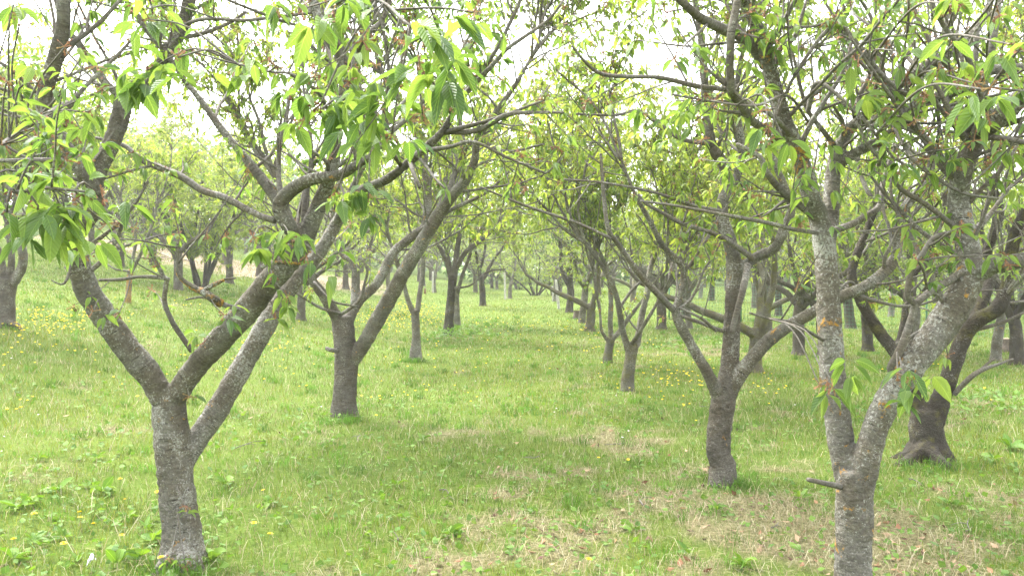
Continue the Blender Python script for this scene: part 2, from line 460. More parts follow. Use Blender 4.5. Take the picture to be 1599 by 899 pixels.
# ------------------------------------------------------------------ leaves
def leaves(g, p, d, size, rng, detail=2, droop=0.7, tint=None, wide=0.25):
    """p, d: base points and first directions of N leaves; each a folded, arching blade on a short stalk"""
    p = np.asarray(p, float); n = len(p)
    if not n: return
    d = nrm(d)
    Lr = size * rng.uniform(0.42, 1.15, n)
    if detail == 3: t = np.array([0, .05, .2, .38, .58, .78, .91, 1.]); w = np.array([.03, .25, .78, 1., .93, .6, .24, 0.])
    elif detail == 2: t = np.array([0, .3, .65, 1.]); w = np.array([.1, .95, .85, 0.02])
    else: t = np.array([0, .45, 1.]); w = np.array([.15, 1., .05])
    K = len(t)
    dr = rng.uniform(0.25, 1.0, n) * droop
    gv = np.array([0, 0, -1.0])
    cen = p[:, None] + d[:, None] * (Lr[:, None] * t)[..., None] + gv * (Lr * dr)[:, None, None] * (t ** 2)[None, :, None] * 0.8
    tan = nrm(d[:, None] + gv * dr[:, None, None] * (1.6 * t)[None, :, None])
    up = np.tile(np.array([0, 0, 1.0]), (n, 1)) + rng.normal(0, 0.45, (n, 3))
    s = nrm(np.cross(tan, up[:, None]))
    nn = np.cross(s, tan)
    hw = (Lr * wide * rng.uniform(0.75, 1.2, n))[:, None] * w[None]
    fold = rng.uniform(0.1, 0.75, n)
    if tint is None: tint = rng.uniform(0, 1, n)
    ti = np.repeat(tint[:, None], K, 1)
    tt = np.repeat(t[None], n, 0)
    curl = (np.sin(t[None] * 9 + rng.uniform(0, 6, n)[:, None]) * 0.12)[..., None] if detail == 3 else 0
    if detail >= 2:
        l = cen - s * (hw * np.cos(fold)[:, None])[..., None] + nn * (hw * np.sin(fold)[:, None])[..., None] + nn * hw[..., None] * curl
        r = cen + s * (hw * np.cos(fold)[:, None])[..., None] + nn * (hw * np.sin(fold)[:, None])[..., None] - nn * hw[..., None] * curl
        v = np.stack([l, cen, r], 2).reshape(n, K * 3, 3)
        at = np.stack([np.stack([tt, tt * 0 - w[None], ti], -1), np.stack([tt, tt * 0, ti], -1), np.stack([tt, tt * 0 + w[None], ti], -1)], 2).reshape(-1, 3)
        k = np.arange(K - 1)[:, None] * 3
        f = np.concatenate([np.stack([k + c, k + c + 1, k + c + 4, k + c + 3], -1) for c in (0, 1)]).reshape(-1, 4)
        f = (np.arange(n)[:, None, None] * (K * 3) + f[None]).reshape(-1, 4)
    else:
        l = cen - s * hw[..., None]; r = cen + s * hw[..., None]
        v = np.stack([l, r], 2).reshape(n, K * 2, 3)
        at = np.stack([np.stack([tt, tt * 0 - 1, ti], -1), np.stack([tt, tt * 0 + 1, ti], -1)], 2).reshape(-1, 3)
        k = np.arange(K - 1)[:, None] * 2
        f = np.stack([k, k + 1, k + 3, k + 2], -1).reshape(-1, 4)
        f = (np.arange(n)[:, None, None] * (K * 2) + f[None]).reshape(-1, 4)
    g.add(v.reshape(-1, 3), f, lf=at)

def rosettes(g, pts, dirs, rng, k=(4, 7), size=0.08, detail=2, hang=0.35, droop=0.7, tint_c=None):
    """a whorl of leaves at each spur tip"""
    pts = np.asarray(pts, float).reshape(-1, 3); dirs = np.asarray(dirs, float).reshape(-1, 3)
    n = len(pts)
    if not n: return
    cnt = rng.integers(k[0], k[1] + 1, n)
    idx = np.repeat(np.arange(n), cnt)
    m = len(idx)
    rad = nrm(rng.normal(0, 1, (m, 3)) * np.array([1, 1, 0.45]))
    d = nrm(dirs[idx] * 0.45 + rad * 0.85 + np.array([0, 0, -1.0]) * (hang * rng.uniform(0.4, 1.5, m))[:, None])
    base = pts[idx] + d * (size * rng.uniform(0.05, 0.35, m))[:, None]
    tc = rng.uniform(0.15, 0.85, n) if tint_c is None else np.full(n, tint_c)
    tint = np.clip(tc[idx] + rng.normal(0, 0.2, m), 0, 1)
    leaves(g, base, d, size, rng, detail, droop, tint)

def tassels(g, pts, rng, size=0.03, k=9):
    """dried reddish flower stalks that hang on at the spurs"""
    pts = np.asarray(pts, float).reshape(-1, 3)
    n = len(pts)
    if not n: return
    p = np.repeat(pts, k, 0); m = len(p)
    d = nrm(rng.normal(0, 1, (m, 3)) + np.array([0, 0, -0.5]))
    L = size * rng.uniform(0.5, 1.25, m)
    q = p + d * L[:, None]
    s = nrm(np.cross(d, rng.normal(0, 1, (m, 3))))
    w = (size * 0.06) * np.ones((m, 1)); wb = (size * 0.2) * rng.uniform(0.7, 1.4, (m, 1))
    u = np.cross(s, d)
    q2 = q + d * (size * 0.3)
    v = np.stack([p - s * w, p + s * w, q + s * w, q - s * w, q - s * wb, q + u * wb, q + s * wb, q2], 1).reshape(-1, 3)
    b = np.arange(m)[:, None] * 8
    f4 = b + np.array([[0, 1, 2, 3]])
    f3 = np.concatenate([b + np.array([[4, 5, 7]]), b + np.array([[5, 6, 7]]), b + np.array([[4, 6, 7]])])
    c0 = np.array([[0.30, 0.15, 0.085], [0.32, 0.21, 0.10], [0.20, 0.10, 0.065]])[rng.integers(0, 3, m)]
    col = np.concatenate([np.repeat(c0[:, None], 8, 1), np.ones((m, 8, 1))], -1)
    g.add(v, f4, f3, col=col.reshape(-1, 4))

# ------------------------------------------------------------------ growing branches
def in_ride(p):
    """the mown ride between the rows is kept clear of low branches, and the viewer is not standing in a bush"""
    xc = 0.012 * p[1]
    if p[1] > 2.6 and abs(p[0] - xc) < 0.95 - 0.004 * p[1] and p[2] - float(ground(p[0], p[1])) < 1.95: return True
    return p[1] < 1.75 and abs(p[0]) < 1.6

class Tree:
    def __init__(s, seed, far=False, clear=True):
        s.rng = np.random.default_rng(seed)
        s.tw, s.sp, s.sd = G(), [], []      # twig mesh, spur points, spur directions
        s.far, s.clear = far, clear
        s.off = np.zeros(3); s.minz = 0.0
    def twig(s, pts, rad, sides=None, step=None):
        pts, rad = np.asarray(pts, float), np.asarray(rad, float)
        m = rad.max()
        sides = sides or (10 if m > .02 else 7 if m > 0.01 else 5 if m > 0.005 else 4)
        if s.far: sides = max(3, sides - 2)
        p, r = resample(pts, rad, step or (0.05 if not s.far else 0.14))
        tube(s.tw, p, r, sides, s.rng, lump=0.10 if m > 0.004 and not s.far else 0.0)
    def grow(s, p, d, L, r0, lvl, maxlvl, up=0.05, wander=0.16, dens=4.0, spur=0.10, seg=0.11):
        rng = s.rng
        n = max(3, int(L / seg)); st = L / n
        pts, rad, ds = [np.array(p, float)], [r0], [nrm(d)]
        d = nrm(d)
        for i in range(n):
            d = nrm(d + rng.normal(0, wander, 3) + np.array([0, 0, up]))
            q = pts[-1] + d * st
            if s.clear and in_ride(q + s.off): break
            if s.minz and q[2] < s.minz + (float(ground(q[0], q[1])) if s.clear else 0) and q[2] < pts[-1][2] + .02: break
            pts.append(q); ds.append(d)
            rad.append(r0 * (1 - 0.62 * (i + 1) / n))
        if len(pts) < 3: return
        s.twig(pts, rad)
        pts = np.array(pts); Lr = st * (len(pts) - 1)
        if lvl < maxlvl:
            k = rng.poisson(dens * Lr)
            for _ in range(k):
                t = rng.uniform(0.12, 1.0); i = min(int(t * (len(pts) - 1)), len(pts) - 2)
                a = pts[i] + (pts[i + 1] - pts[i]) * rng.uniform()
                side = nrm(np.cross(ds[i], rng.normal(0, 1, 3)))
                side = nrm(side + np.array([0, 0, 0.25]))
                ang = rng.uniform(0.6, 1.15)
                nd_ = ds[i] * math.cos(ang) + side * math.sin(ang)
                s.grow(a, nd_, Lr * rng.uniform(0.3, 0.62) * (1.15 - 0.5 * t), max(0.0030, rad[i] * rng.uniform(0.45, 0.68)), lvl + 1, maxlvl, up * 0.6, wander * 1.15, dens * 1.1, spur, seg * 0.8)
        if r0 < 0.014:
            k = int(Lr / spur + rng.uniform())
            for _ in range(k):
                t = rng.uniform(0.1, 1.0) ** 0.8; i = min(int(t * (len(pts) - 1)), len(pts) - 2)
                a = pts[i] + (pts[i + 1] - pts[i]) * rng.uniform()
                sd = nrm(nrm(np.cross(ds[i], rng.normal(0, 1, 3))) + np.array([0, 0, 0.35]))
                s.sp.append(a + sd * rng.uniform(0.008, 0.03)); s.sd.append(sd)
            s.sp.append(pts[-1]); s.sd.append(ds[-1])
    def sprout(s, pts, rad, rate, L, maxlvl=3, t0=0.2, up=0.06, dens=4.0, spur=0.1, rcap=0.014):
        """side branches along an existing limb"""
        rng = s.rng
        p, r = resample(pts, rad, 0.08)
        t, _, _ = frames(p)
        tot = 0.08 * len(p)
        for _ in range(rng.poisson(rate * tot * (1 - t0))):
            i = int(rng.uniform(t0, 1.0) * (len(p) - 1))
            if s.clear and s.minz and p[i][2] - float(ground(p[i][0], p[i][1])) < s.minz and rng.uniform() < .85: continue
            side = nrm(np.cross(t[i], rng.normal(0, 1, 3)))
            d = nrm(t[i] * rng.uniform(0.2, 0.8) + side + np.array([0, 0, 0.25]))
            if rng.uniform() < 0.3:             # long bare whip shoots
                s.grow(p[i] + d * r[i] * 0.4, nrm(d + np.array([0, 0, .15])), L[1] * rng.uniform(0.9, 1.5), min(0.0085, max(0.005, r[i] * .35)), maxlvl, maxlvl, 0.03, 0.075, dens, spur * 2.6)
                continue
            s.grow(p[i] + d * r[i] * 0.4, d, rng.uniform(*L), min(rcap, max(0.004, r[i] * rng.uniform(0.35, 0.55))), 2, maxlvl, up, 0.15, dens, spur)

def parse(txt):
    """'x,y,width,depth ...' in photograph pixels and metres -> points and radii"""
    out, w, z = [], 10.0, 5.0
    for tok in txt.split():
        a = [float(q) for q in tok.split(',')]
        if len(a) > 2: w = a[2]
        if len(a) > 3: z = a[3]
        out.append((a[0], a[1], w, z))
    # depth changes evenly between the points that state one
    zs = [(i, a.split(',')) for i, a in enumerate(txt.split())]
    kn = [(i, float(a[3])) for i, a in zs if len(a) > 3]
    ws = [(i, float(a[2])) for i, a in zs if len(a) > 2]
    ii = np.arange(len(out))
    Z = np.interp(ii, [k[0] for k in kn], [k[1] for k in kn])
    W = np.interp(ii, [k[0] for k in ws], [k[1] for k in ws])
    pts = np.array([P(o[0], o[1], z) for o, z in zip(out, Z)])
    return pts, W * 0.5 * Z / F

# ------------------------------------------------------------------ hand-shaped trees (one organic skin, then split into trunk and limbs)
def skin_tree(root, chains, voxel, mats, rng, lump=0.012, slim=0.88):
    """chains: [(points, radii)], the first is the trunk. Fuse, smooth, roughen, split at the forks."""
    g = G()
    S, R, T, E1, E2, A, ID = [], [], [], [], [], [], []
    for i, (pts, rad) in enumerate(chains):
        p, r = resample(pts, np.asarray(rad) * (0.93 if i == 0 else slim), 0.035)
        tube(g, p, r, 18, rng, lump=0.035)
        t, e1, e2 = frames(p)
        s = np.concatenate([[0], np.cumsum(np.linalg.norm(np.diff(p, axis=0), axis=1))]) + i * 7.3
        S.append(p); R.append(r); T.append(t); E1.append(e1); E2.append(e2); A.append(s); ID.append(np.full(len(p), i))
    rt = chains[0][1][3]; foot = np.array(root.location)
    for k in range(5 if voxel < .009 or (voxel > .0115 and rt > .12) else 0):   # surface roots spreading from the foot
        a = k * 1.257 + rng.uniform(-.4, .4); u = np.array([math.cos(a), math.sin(a), 0]); ln = rt * rng.uniform(1.25, 1.75) * (1.25 if rt > .13 else 1)
        p, r = resample(np.array([foot + [0, 0, rt * .9], foot + u * rt * .75 + [0, 0, rt * .38], foot + u * ln * .8 + [0, 0, .0], foot + u * ln * 1.2 + [0, 0, -.07]]), np.array([rt * .35, rt * .36, rt * .30, rt * .22]), .035)
        tube(g, p, r, 10, rng, lump=.06)
    S, R, T, E1, E2, A, ID = (np.concatenate(x) for x in (S, R, T, E1, E2, A, ID))
    tmp = g.build('tmp_skin', M['bark_grey'])
    md = tmp.modifiers.new('r', 'REMESH'); md.mode = 'VOXEL'; md.voxel_size = voxel; md.use_smooth_shade = True
    sm = tmp.modifiers.new('s', 'SMOOTH'); sm.factor = 0.5; sm.iterations = 5
    dg = bpy.context.evaluated_depsgraph_get()
    ev = tmp.evaluated_get(dg); me = ev.to_mesh()
    nv = len(me.vertices); v = np.empty(nv * 3, np.float32); me.vertices.foreach_get('co', v); v = v.reshape(-1, 3).astype(float)
    vn = np.empty(nv * 3, np.float32); me.vertices.foreach_get('normal', vn); vn = vn.reshape(-1, 3).astype(float)
    nl = len(me.loops); li = np.empty(nl, np.int32); me.loops.foreach_get('vertex_index', li)
    lt = np.empty(len(me.polygons), np.int32); me.polygons.foreach_get('loop_total', lt)
    ls = np.empty(len(me.polygons), np.int32); me.polygons.foreach_get('loop_start', ls)
    qd = lt == 4
    q = li[(ls[qd][:, None] + np.arange(4))]; tr = li[(ls[~qd & (lt == 3)][:, None] + np.arange(3))] if (~qd).any() else np.zeros((0, 3), int)
    ev.to_mesh_clear()
    tm = tmp.data; bpy.data.objects.remove(tmp); bpy.data.meshes.remove(tm)
    near = np.empty(nv, int)
    Sf = S.astype(np.float32); Rf = R.astype(np.float32)
    for a in range(0, nv, 4000):
        dd = np.linalg.norm(v[a:a + 4000, None].astype(np.float32) - Sf[None], axis=2) - Rf[None]
        near[a:a + 4000] = np.argmin(dd, axis=1)
    off = v - S[near]
    ax = np.einsum('ij,ij->i', off, T[near])
    bk = np.stack([np.einsum('ij,ij->i', off, E1[near]), np.einsum('ij,ij->i', off, E2[near]), A[near] + ax], -1)
    # knobs and ridges of real bark
    h = np.array([mnoise.noise(Vector((b[0] * 14, b[1] * 14, b[2] * 30))) * 0.2 + mnoise.noise(Vector((c[0] * 9, c[1] * 9, c[2] * 9))) * 0.5 + mnoise.noise(Vector((c[0] * 34, c[1] * 34, c[2] * 34))) * 0.4
                  for b, c in zip(bk, v)])
    v = v + vn * (h * lump * np.clip(R[near] / 0.07, 0.25, 1.3))[:, None]
    # normals of the whole skin, kept across the splits
    fn = np.cross(v[q[:, 2]] - v[q[:, 0]], v[q[:, 3]] - v[q[:, 1]])
    N = np.zeros_like(v)
    for c in range(4): np.add.at(N, q[:, c], fn)
    if len(tr):
        f3 = np.cross(v[tr[:, 1]] - v[tr[:, 0]], v[tr[:, 2]] - v[tr[:, 0]])
        for c in range(3): np.add.at(N, tr[:, c], f3)
    N = nrm(N)
    vid = ID[near]
    fid = vid[q[:, 0]]; tid = vid[tr[:, 0]] if len(tr) else np.zeros(0, int)
    org = np.array(root.location)
    for i in range(len(chains)):
        qi, ti = q[fid == i], tr[tid == i] if len(tr) else tr
        if not len(qi): continue
        used, inv = np.unique(np.concatenate([qi.ravel(), ti.ravel()]), return_inverse=True)
        name = 'trunk' if i == 0 else 'limb'
        me = bpy.data.meshes.new(name)
        make_mesh(me, v[used] - org, inv[:qi.size].reshape(-1, 4), inv[qi.size:].reshape(-1, 3), {'bark': bk[used].astype(np.float32)})
        me.normals_split_custom_set_from_vertices([tuple(x) for x in N[used]])
        me.materials.append(mats[0] if i == 0 else mats[1])
        o = bpy.data.objects.new(name, me); COL.objects.link(o); o.parent = root

def finish(root, T, leaf_size, detail, k, leafm, twigm, hang=0.35, tass=0.25, droop=0.7, extra=None, tsize=0.03):
    """twigs, leaves and old flower stalks of one tree, as its parts"""
    rng = T.rng
    org = np.array(root.location)
    if T.tw.n:
        T.tw.v = [a - org.astype(np.float32) for a in T.tw.v]
        T.tw.build('twigs', twigm, root)
    lv = G()
    if T.sp:
        sp, sd = np.array(T.sp), np.array(T.sd)
        rosettes(lv, sp - org, sd, rng, k, leaf_size, detail, hang, droop)
    if extra:
        for (p, n, size) in extra:
            p = np.asarray(p) - org
            m = max(1, n // 5)
            base = p + rng.normal(0, size * 0.42, (m, 3)) * [1, 1, .8]
            rosettes(lv, base, np.tile([0, 0, -0.1], (m, 1)), rng, (3, 7), size * .80, 3, 0.40, 0.85)
    if lv.n: lv.build('foliage', leafm, root)
    ts = G()
    pts = []
    if T.sp and tass:
        sel = rng.uniform(size=len(sp)) < tass
        pts.append(sp[sel] - org)
    if extra: pts.append(np.array([np.asarray(p) - org for p, n, s in extra]) + np.array([0, 0, 0.005]))
    if pts:
        tassels(ts, np.concatenate(pts), rng, tsize)
        if ts.n: ts.build('spent_blossoms', M['blossom'], root)

def hand_tree(label, seed, base, trunk, limbs, twigs, clusters, mats, voxel, sprout, orange=(), leaf=0.085, leafdetail=3, k=(4, 6), flare=1.35, tass=0.3, run=(2, 0.6, 1.1), minz=1.25, hang=0.5, name='cherry_tree', group='cherry trees of the orchard', lump=0.012, slim=0.88):
    b = PG(*base) if not isinstance(base, np.ndarray) else base
    root = empty(name, b)
    tag(root, label, 'tree', group)
    T = Tree(seed); T.minz = minz
    tp, trd = parse(trunk)
    # the trunk runs on a little below the turf with a root flare
    tp = np.vstack([[tp[0][0], tp[0][1], b[2] - 0.14], [tp[0][0], tp[0][1], b[2] - 0.02], tp[0] + [0, 0, 0.09], tp[1:]]) if tp[0][2] - b[2] < 0.12 else np.vstack([[tp[0][0], tp[0][1], b[2] - 0.12], tp])
    trd = np.concatenate([[trd[0] * flare * 1.15, trd[0] * flare, trd[0] * 1.02], trd[1:]]) if len(tp) == len(trd) + 2 else np.concatenate([[trd[0] * flare], trd])
    chains = [(tp, trd)] + [parse(l) for l in limbs]
    skin_tree(root, chains, voxel, mats, T.rng, lump, slim)
    for l in twigs:
        p, r = parse(l)
        r = np.maximum(r * 0.92, 0.0025)
        T.twig(p, r, step=0.03)
        if sprout and np.linalg.norm(p[-1] - p[0]) > 0.3: T.sprout(p, r, sprout[0] * 0.8, (0.12, 0.4), 3, 0.2, 0.05, 3.0, sprout[2])
    for l in orange:
        p, r = parse(l); g = G(); p, r = resample(p, r, 0.02)
        tube(g, p - b, np.maximum(r, .003), 8, T.rng, lump=0.18)
        g.build('lichen_twig', M['bark_orange'], root)
    nodes = np.concatenate([resample(p, r, 0.1)[0] for p, r in chains[1:]] + [resample(*parse(l), 0.1)[0] for l in twigs])
    ext = []
    for (x, y, z, n, s) in clusters:
        c = P(x, y, z)
        d2 = np.linalg.norm(nodes - c, axis=1) + 0.6 * np.maximum(0, c[2] - nodes[:, 2])
        q = nodes[np.argmin(d2)]
        if np.linalg.norm(q - c) > 0.05:
            mid = (q + c) / 2 + np.array([0, 0, 0.12 * np.linalg.norm(q - c)]) + T.rng.normal(0, 0.02, 3)
            LL = np.linalg.norm(q - c)
            T.twig([q, mid, c], [0.003 + 0.004 * min(1, LL), 0.003 + 0.002 * min(1, LL), 0.003], step=0.05)
        ext.append((c, n, s))
    if sprout:
        for p, r in chains[1:]:
            T.sprout(p, r, sprout[0], sprout[1], 3, 0.3, 0.06, sprout[3], sprout[2])
            if r[-1] > 0.004:       # the limb itself runs on as finer wood
                d = nrm(p[-1] - p[-2])
                for _ in range(run[0]):
                    T.grow(p[-1], nrm(d + T.rng.normal(0, .25, 3)), T.rng.uniform(run[1], run[2]), min(0.02, r[-1] * 0.8), 1, 3, 0.06, 0.13, sprout[3], sprout[2])
    finish(root, T, leaf, leafdetail, k, M['leaf_near'] if leafdetail == 3 else M['leaf_far'], M['bark_twig'], hang, tass, 0.9, ext)
    return root

# ================================================================== the nearest trees, limb by limb
# --- nearest tree of the row on the bank side: low fork, three main limbs
hand_tree('nearest cherry tree on the bank side, low three way fork, big drooping leaf clusters', 11, (283, 884),
    "284,872,66,4.3 280,800,61 274,740,57 268,690,57 265,640,54 264,618,50",
    ["264,640,44,4.3 236,590,47 200,545,48,4.2 166,500,46 136,450,44,4.1 119,400,43 112,368,43,4.0 140,332,38 146,300,34,3.95 132,270,32 104,235,31,3.9 82,200,30 68,165,29 75,130,28,3.8 90,80,28 99,35,26 98,-25,24,3.7 90,-90,20,3.6",
     "142,310,30,3.95 155,265,31,4.0 170,232,32 186,190,33 195,155,34,4.05 222,138,24 252,100,24,4.15 285,40,25 300,-20,24,4.2 320,-80,18,4.25",
     "266,632,44,4.3 300,580,42,4.25 340,535,46 385,485,48,4.15 420,440,48 455,402,46,4.05 476,372,38 494,330,32,4.0 512,285,26 522,250,24,3.9 523,200,22 535,150,22 543,108,21,3.8 522,68,21 502,40,20,3.7 480,-20,17",
     "276,756,30,4.32 290,715,42,4.35 309,684,44,4.4 340,638,43 374,580,40,4.5 405,525,38 432,478,36,4.6 460,440,32 500,392,28,4.7 530,340,22 548,300,18,4.8",
     "470,386,30,4.05 454,356,31,3.95 437,326,31 449,302,27,3.9 484,281,25 528,274,21,3.8 556,258,18 582,242,14,3.6 600,215,10",
     "524,352,20,4.75 545,312,19,4.6 567,296,19,4.5 603,281,18,4.3 640,252,17 664,231,16,4.1 690,207,15 706,180,13 718,157,12,4.0",
     "442,330,20,3.95 416,290,19 386,250,17,4.05 346,202,15 316,160,13,4.15 290,128,10"],
    ["430,345,12,3.95 400,334,12 350,308,12,4.0 317,298,12 280,274,12 222,250,11,4.1 195,228,8 150,215,5,4.2",
     "690,207,10,4.1 745,204,9 790,180,8,3.9 830,176,6 880,176,4",
     "655,236,9,4.1 700,230,8 740,222,6,3.9 790,245,5 850,270,4",
     "193,152,15,4.05 170,135,14 140,95,13,4.0 118,62,12 104,48,11 90,5,10,3.95 80,-40,8",
     "57,147,8,3.85 30,120,7 0,98,6,3.7 -40,80,4", "58,160,7,3.85 28,148,6 -10,135,5,3.75 -50,128,4", "62,182,8,3.9 30,165,7 -10,142,5,3.8", "64,180,4,3.9 20,182,4 -20,170,3",
     "300,548,9,4.2 284,525,9 268,500,8,4.15 257,470,8 260,440,8 258,434,9 218,432,6,4.1 190,436,6 155,437,5",
     "384,485,8,4.1 346,474,9,4.05 314,454,8,4.0 288,438,6 277,424,5 278,400,4 277,374,4,3.95", "314,454,5,4.0 335,442,5 350,436,4 368,434,3", "330,466,4,4.0 310,464,4 290,468,3",
     "430,350,4,3.9 440,380,4 428,410,4 415,432,3", "112,404,4,4.0 105,436,5,3.95 95,444,3 80,437,2",
     "104,160,8,3.85 40,200,9,3.2 -30,255,8,2.7 0,282,7,2.45 25,300,7,2.4 60,293,6 100,296,5,2.35 132,299,4",
     "505,40,8,3.7 520,10,8,3.2 560,-10,7,2.7 600,5,6,2.4 640,40,5,2.2 690,60,4",
     "543,108,8,3.8 570,60,9,3.5 598,30,8 612,-10,7", "530,190,9,3.85 560,180,8,3.5 590,160,6,3.2 575,178,5,3.0",
     "516,180,6,3.85 500,150,6,3.5 480,130,5,3.2 450,115,5 420,112,4,3.0 370,100,3", "285,40,7,4.15 320,30,7,3.9 380,32,6 440,26,6,3.7 490,20,5",
     "490,440,5,4.3 520,470,4,4.2 560,478,3", "450,240,4,3.9 480,262,4 528,282,4"],
    [(20, 300, 2.4, 16, .115), (55, 330, 2.4, 26, .12), (100, 330, 2.4, 16, .115), (85, 355, 2.4, 14, .11), (10, 335, 2.35, 12, .11), (130, 305, 2.4, 22, .10), (160, 310, 2.5, 18, .10), (168, 350, 2.8, 12, .11), (60, 275, 2.6, 12, .1),
     (135, 402, 3.6, 14, .10), (145, 487, 3.95, 5, .09), (185, 490, 3.95, 4, .08), (350, 492, 3.9, 13, .10), (318, 536, 4.0, 6, .09),
     (395, 372, 3.5, 18, .12), (455, 372, 3.5, 22, .11), (425, 398, 3.6, 12, .1), (478, 400, 3.6, 14, .11), (425, 435, 3.8, 12, .09), (450, 465, 3.9, 10, .09), (510, 410, 3.7, 12, .11), (430, 490, 4.0, 8, .09),
     (100, 75, 2.9, 9, .11), (150, 105, 3.2, 12, .11), (30, 40, 2.9, 8, .11), (15, 20, 2.8, 7, .1), (230, 110, 3.0, 30, .11), (278, 90, 2.9, 16, .12), (300, 80, 3.0, 14, .12), (232, 30, 3.1, 20, .11), (365, 110, 3.2, 14, .10), (420, 95, 2.9, 8, .11), (205, 20, 3.4, 8, .1),
     (105, 190, 3.0, 12, .10), (160, 140, 3.1, 12, .1), (120, 215, 3.1, 10, .1), (140, 175, 3., 10, .1), (60, 130, 2.9, 6, .1), (10, 130, 2.8, 6, .1),
     (500, 165, 2.5, 26, .11), (475, 190, 2.6, 12, .1), (545, 130, 2.8, 14, .1), (535, 40, 2.4, 16, .12), (520, 20, 2.4, 10, .11), (470, 15, 2.6, 10, .1), (600, 165, 2.3, 26, .10), (580, 190, 2.4, 16, .1), (612, 210, 2.4, 14, .1), (640, 70, 2.0, 20, .11), (672, 62, 2.1, 18, .12), (655, 100, 2.1, 12, .11), (620, 130, 2.3, 18, .1), (690, 75, 2.2, 14, .11), (740, 20, 2.4, 8, .1), (728, 110, 2.6, 8, .09), (690, 150, 2.7, 18, .08), (660, 180, 2.6, 12, .08), (555, 300, 3.2, 16, .11), (575, 312, 3.2, 16, .10), (525, 300, 3.2, 5, .1),
     (288, 790, 4.12, 4, .06), (265, 872, 4.1, 14, .09), (290, 885, 4.05, 10, .08), (296, 620, 4.2, 5, .08)],
    (M['bark_grey'], M['bark_grey']), 0.0085, (4.7, (0.25, 1.0), 0.17, 6.0), orange=('345,474,13,4.05 330,464,12,4.0 316,455,11 302,450,8 280,432,6 277,418,6', '314,455,7,4.0 335,444,7 350,437,5', '408,418,6,3.9 425,410,8 445,410,6 470,412,5'), leaf=0.056, k=(2, 5), tass=0.32, slim=0.82)

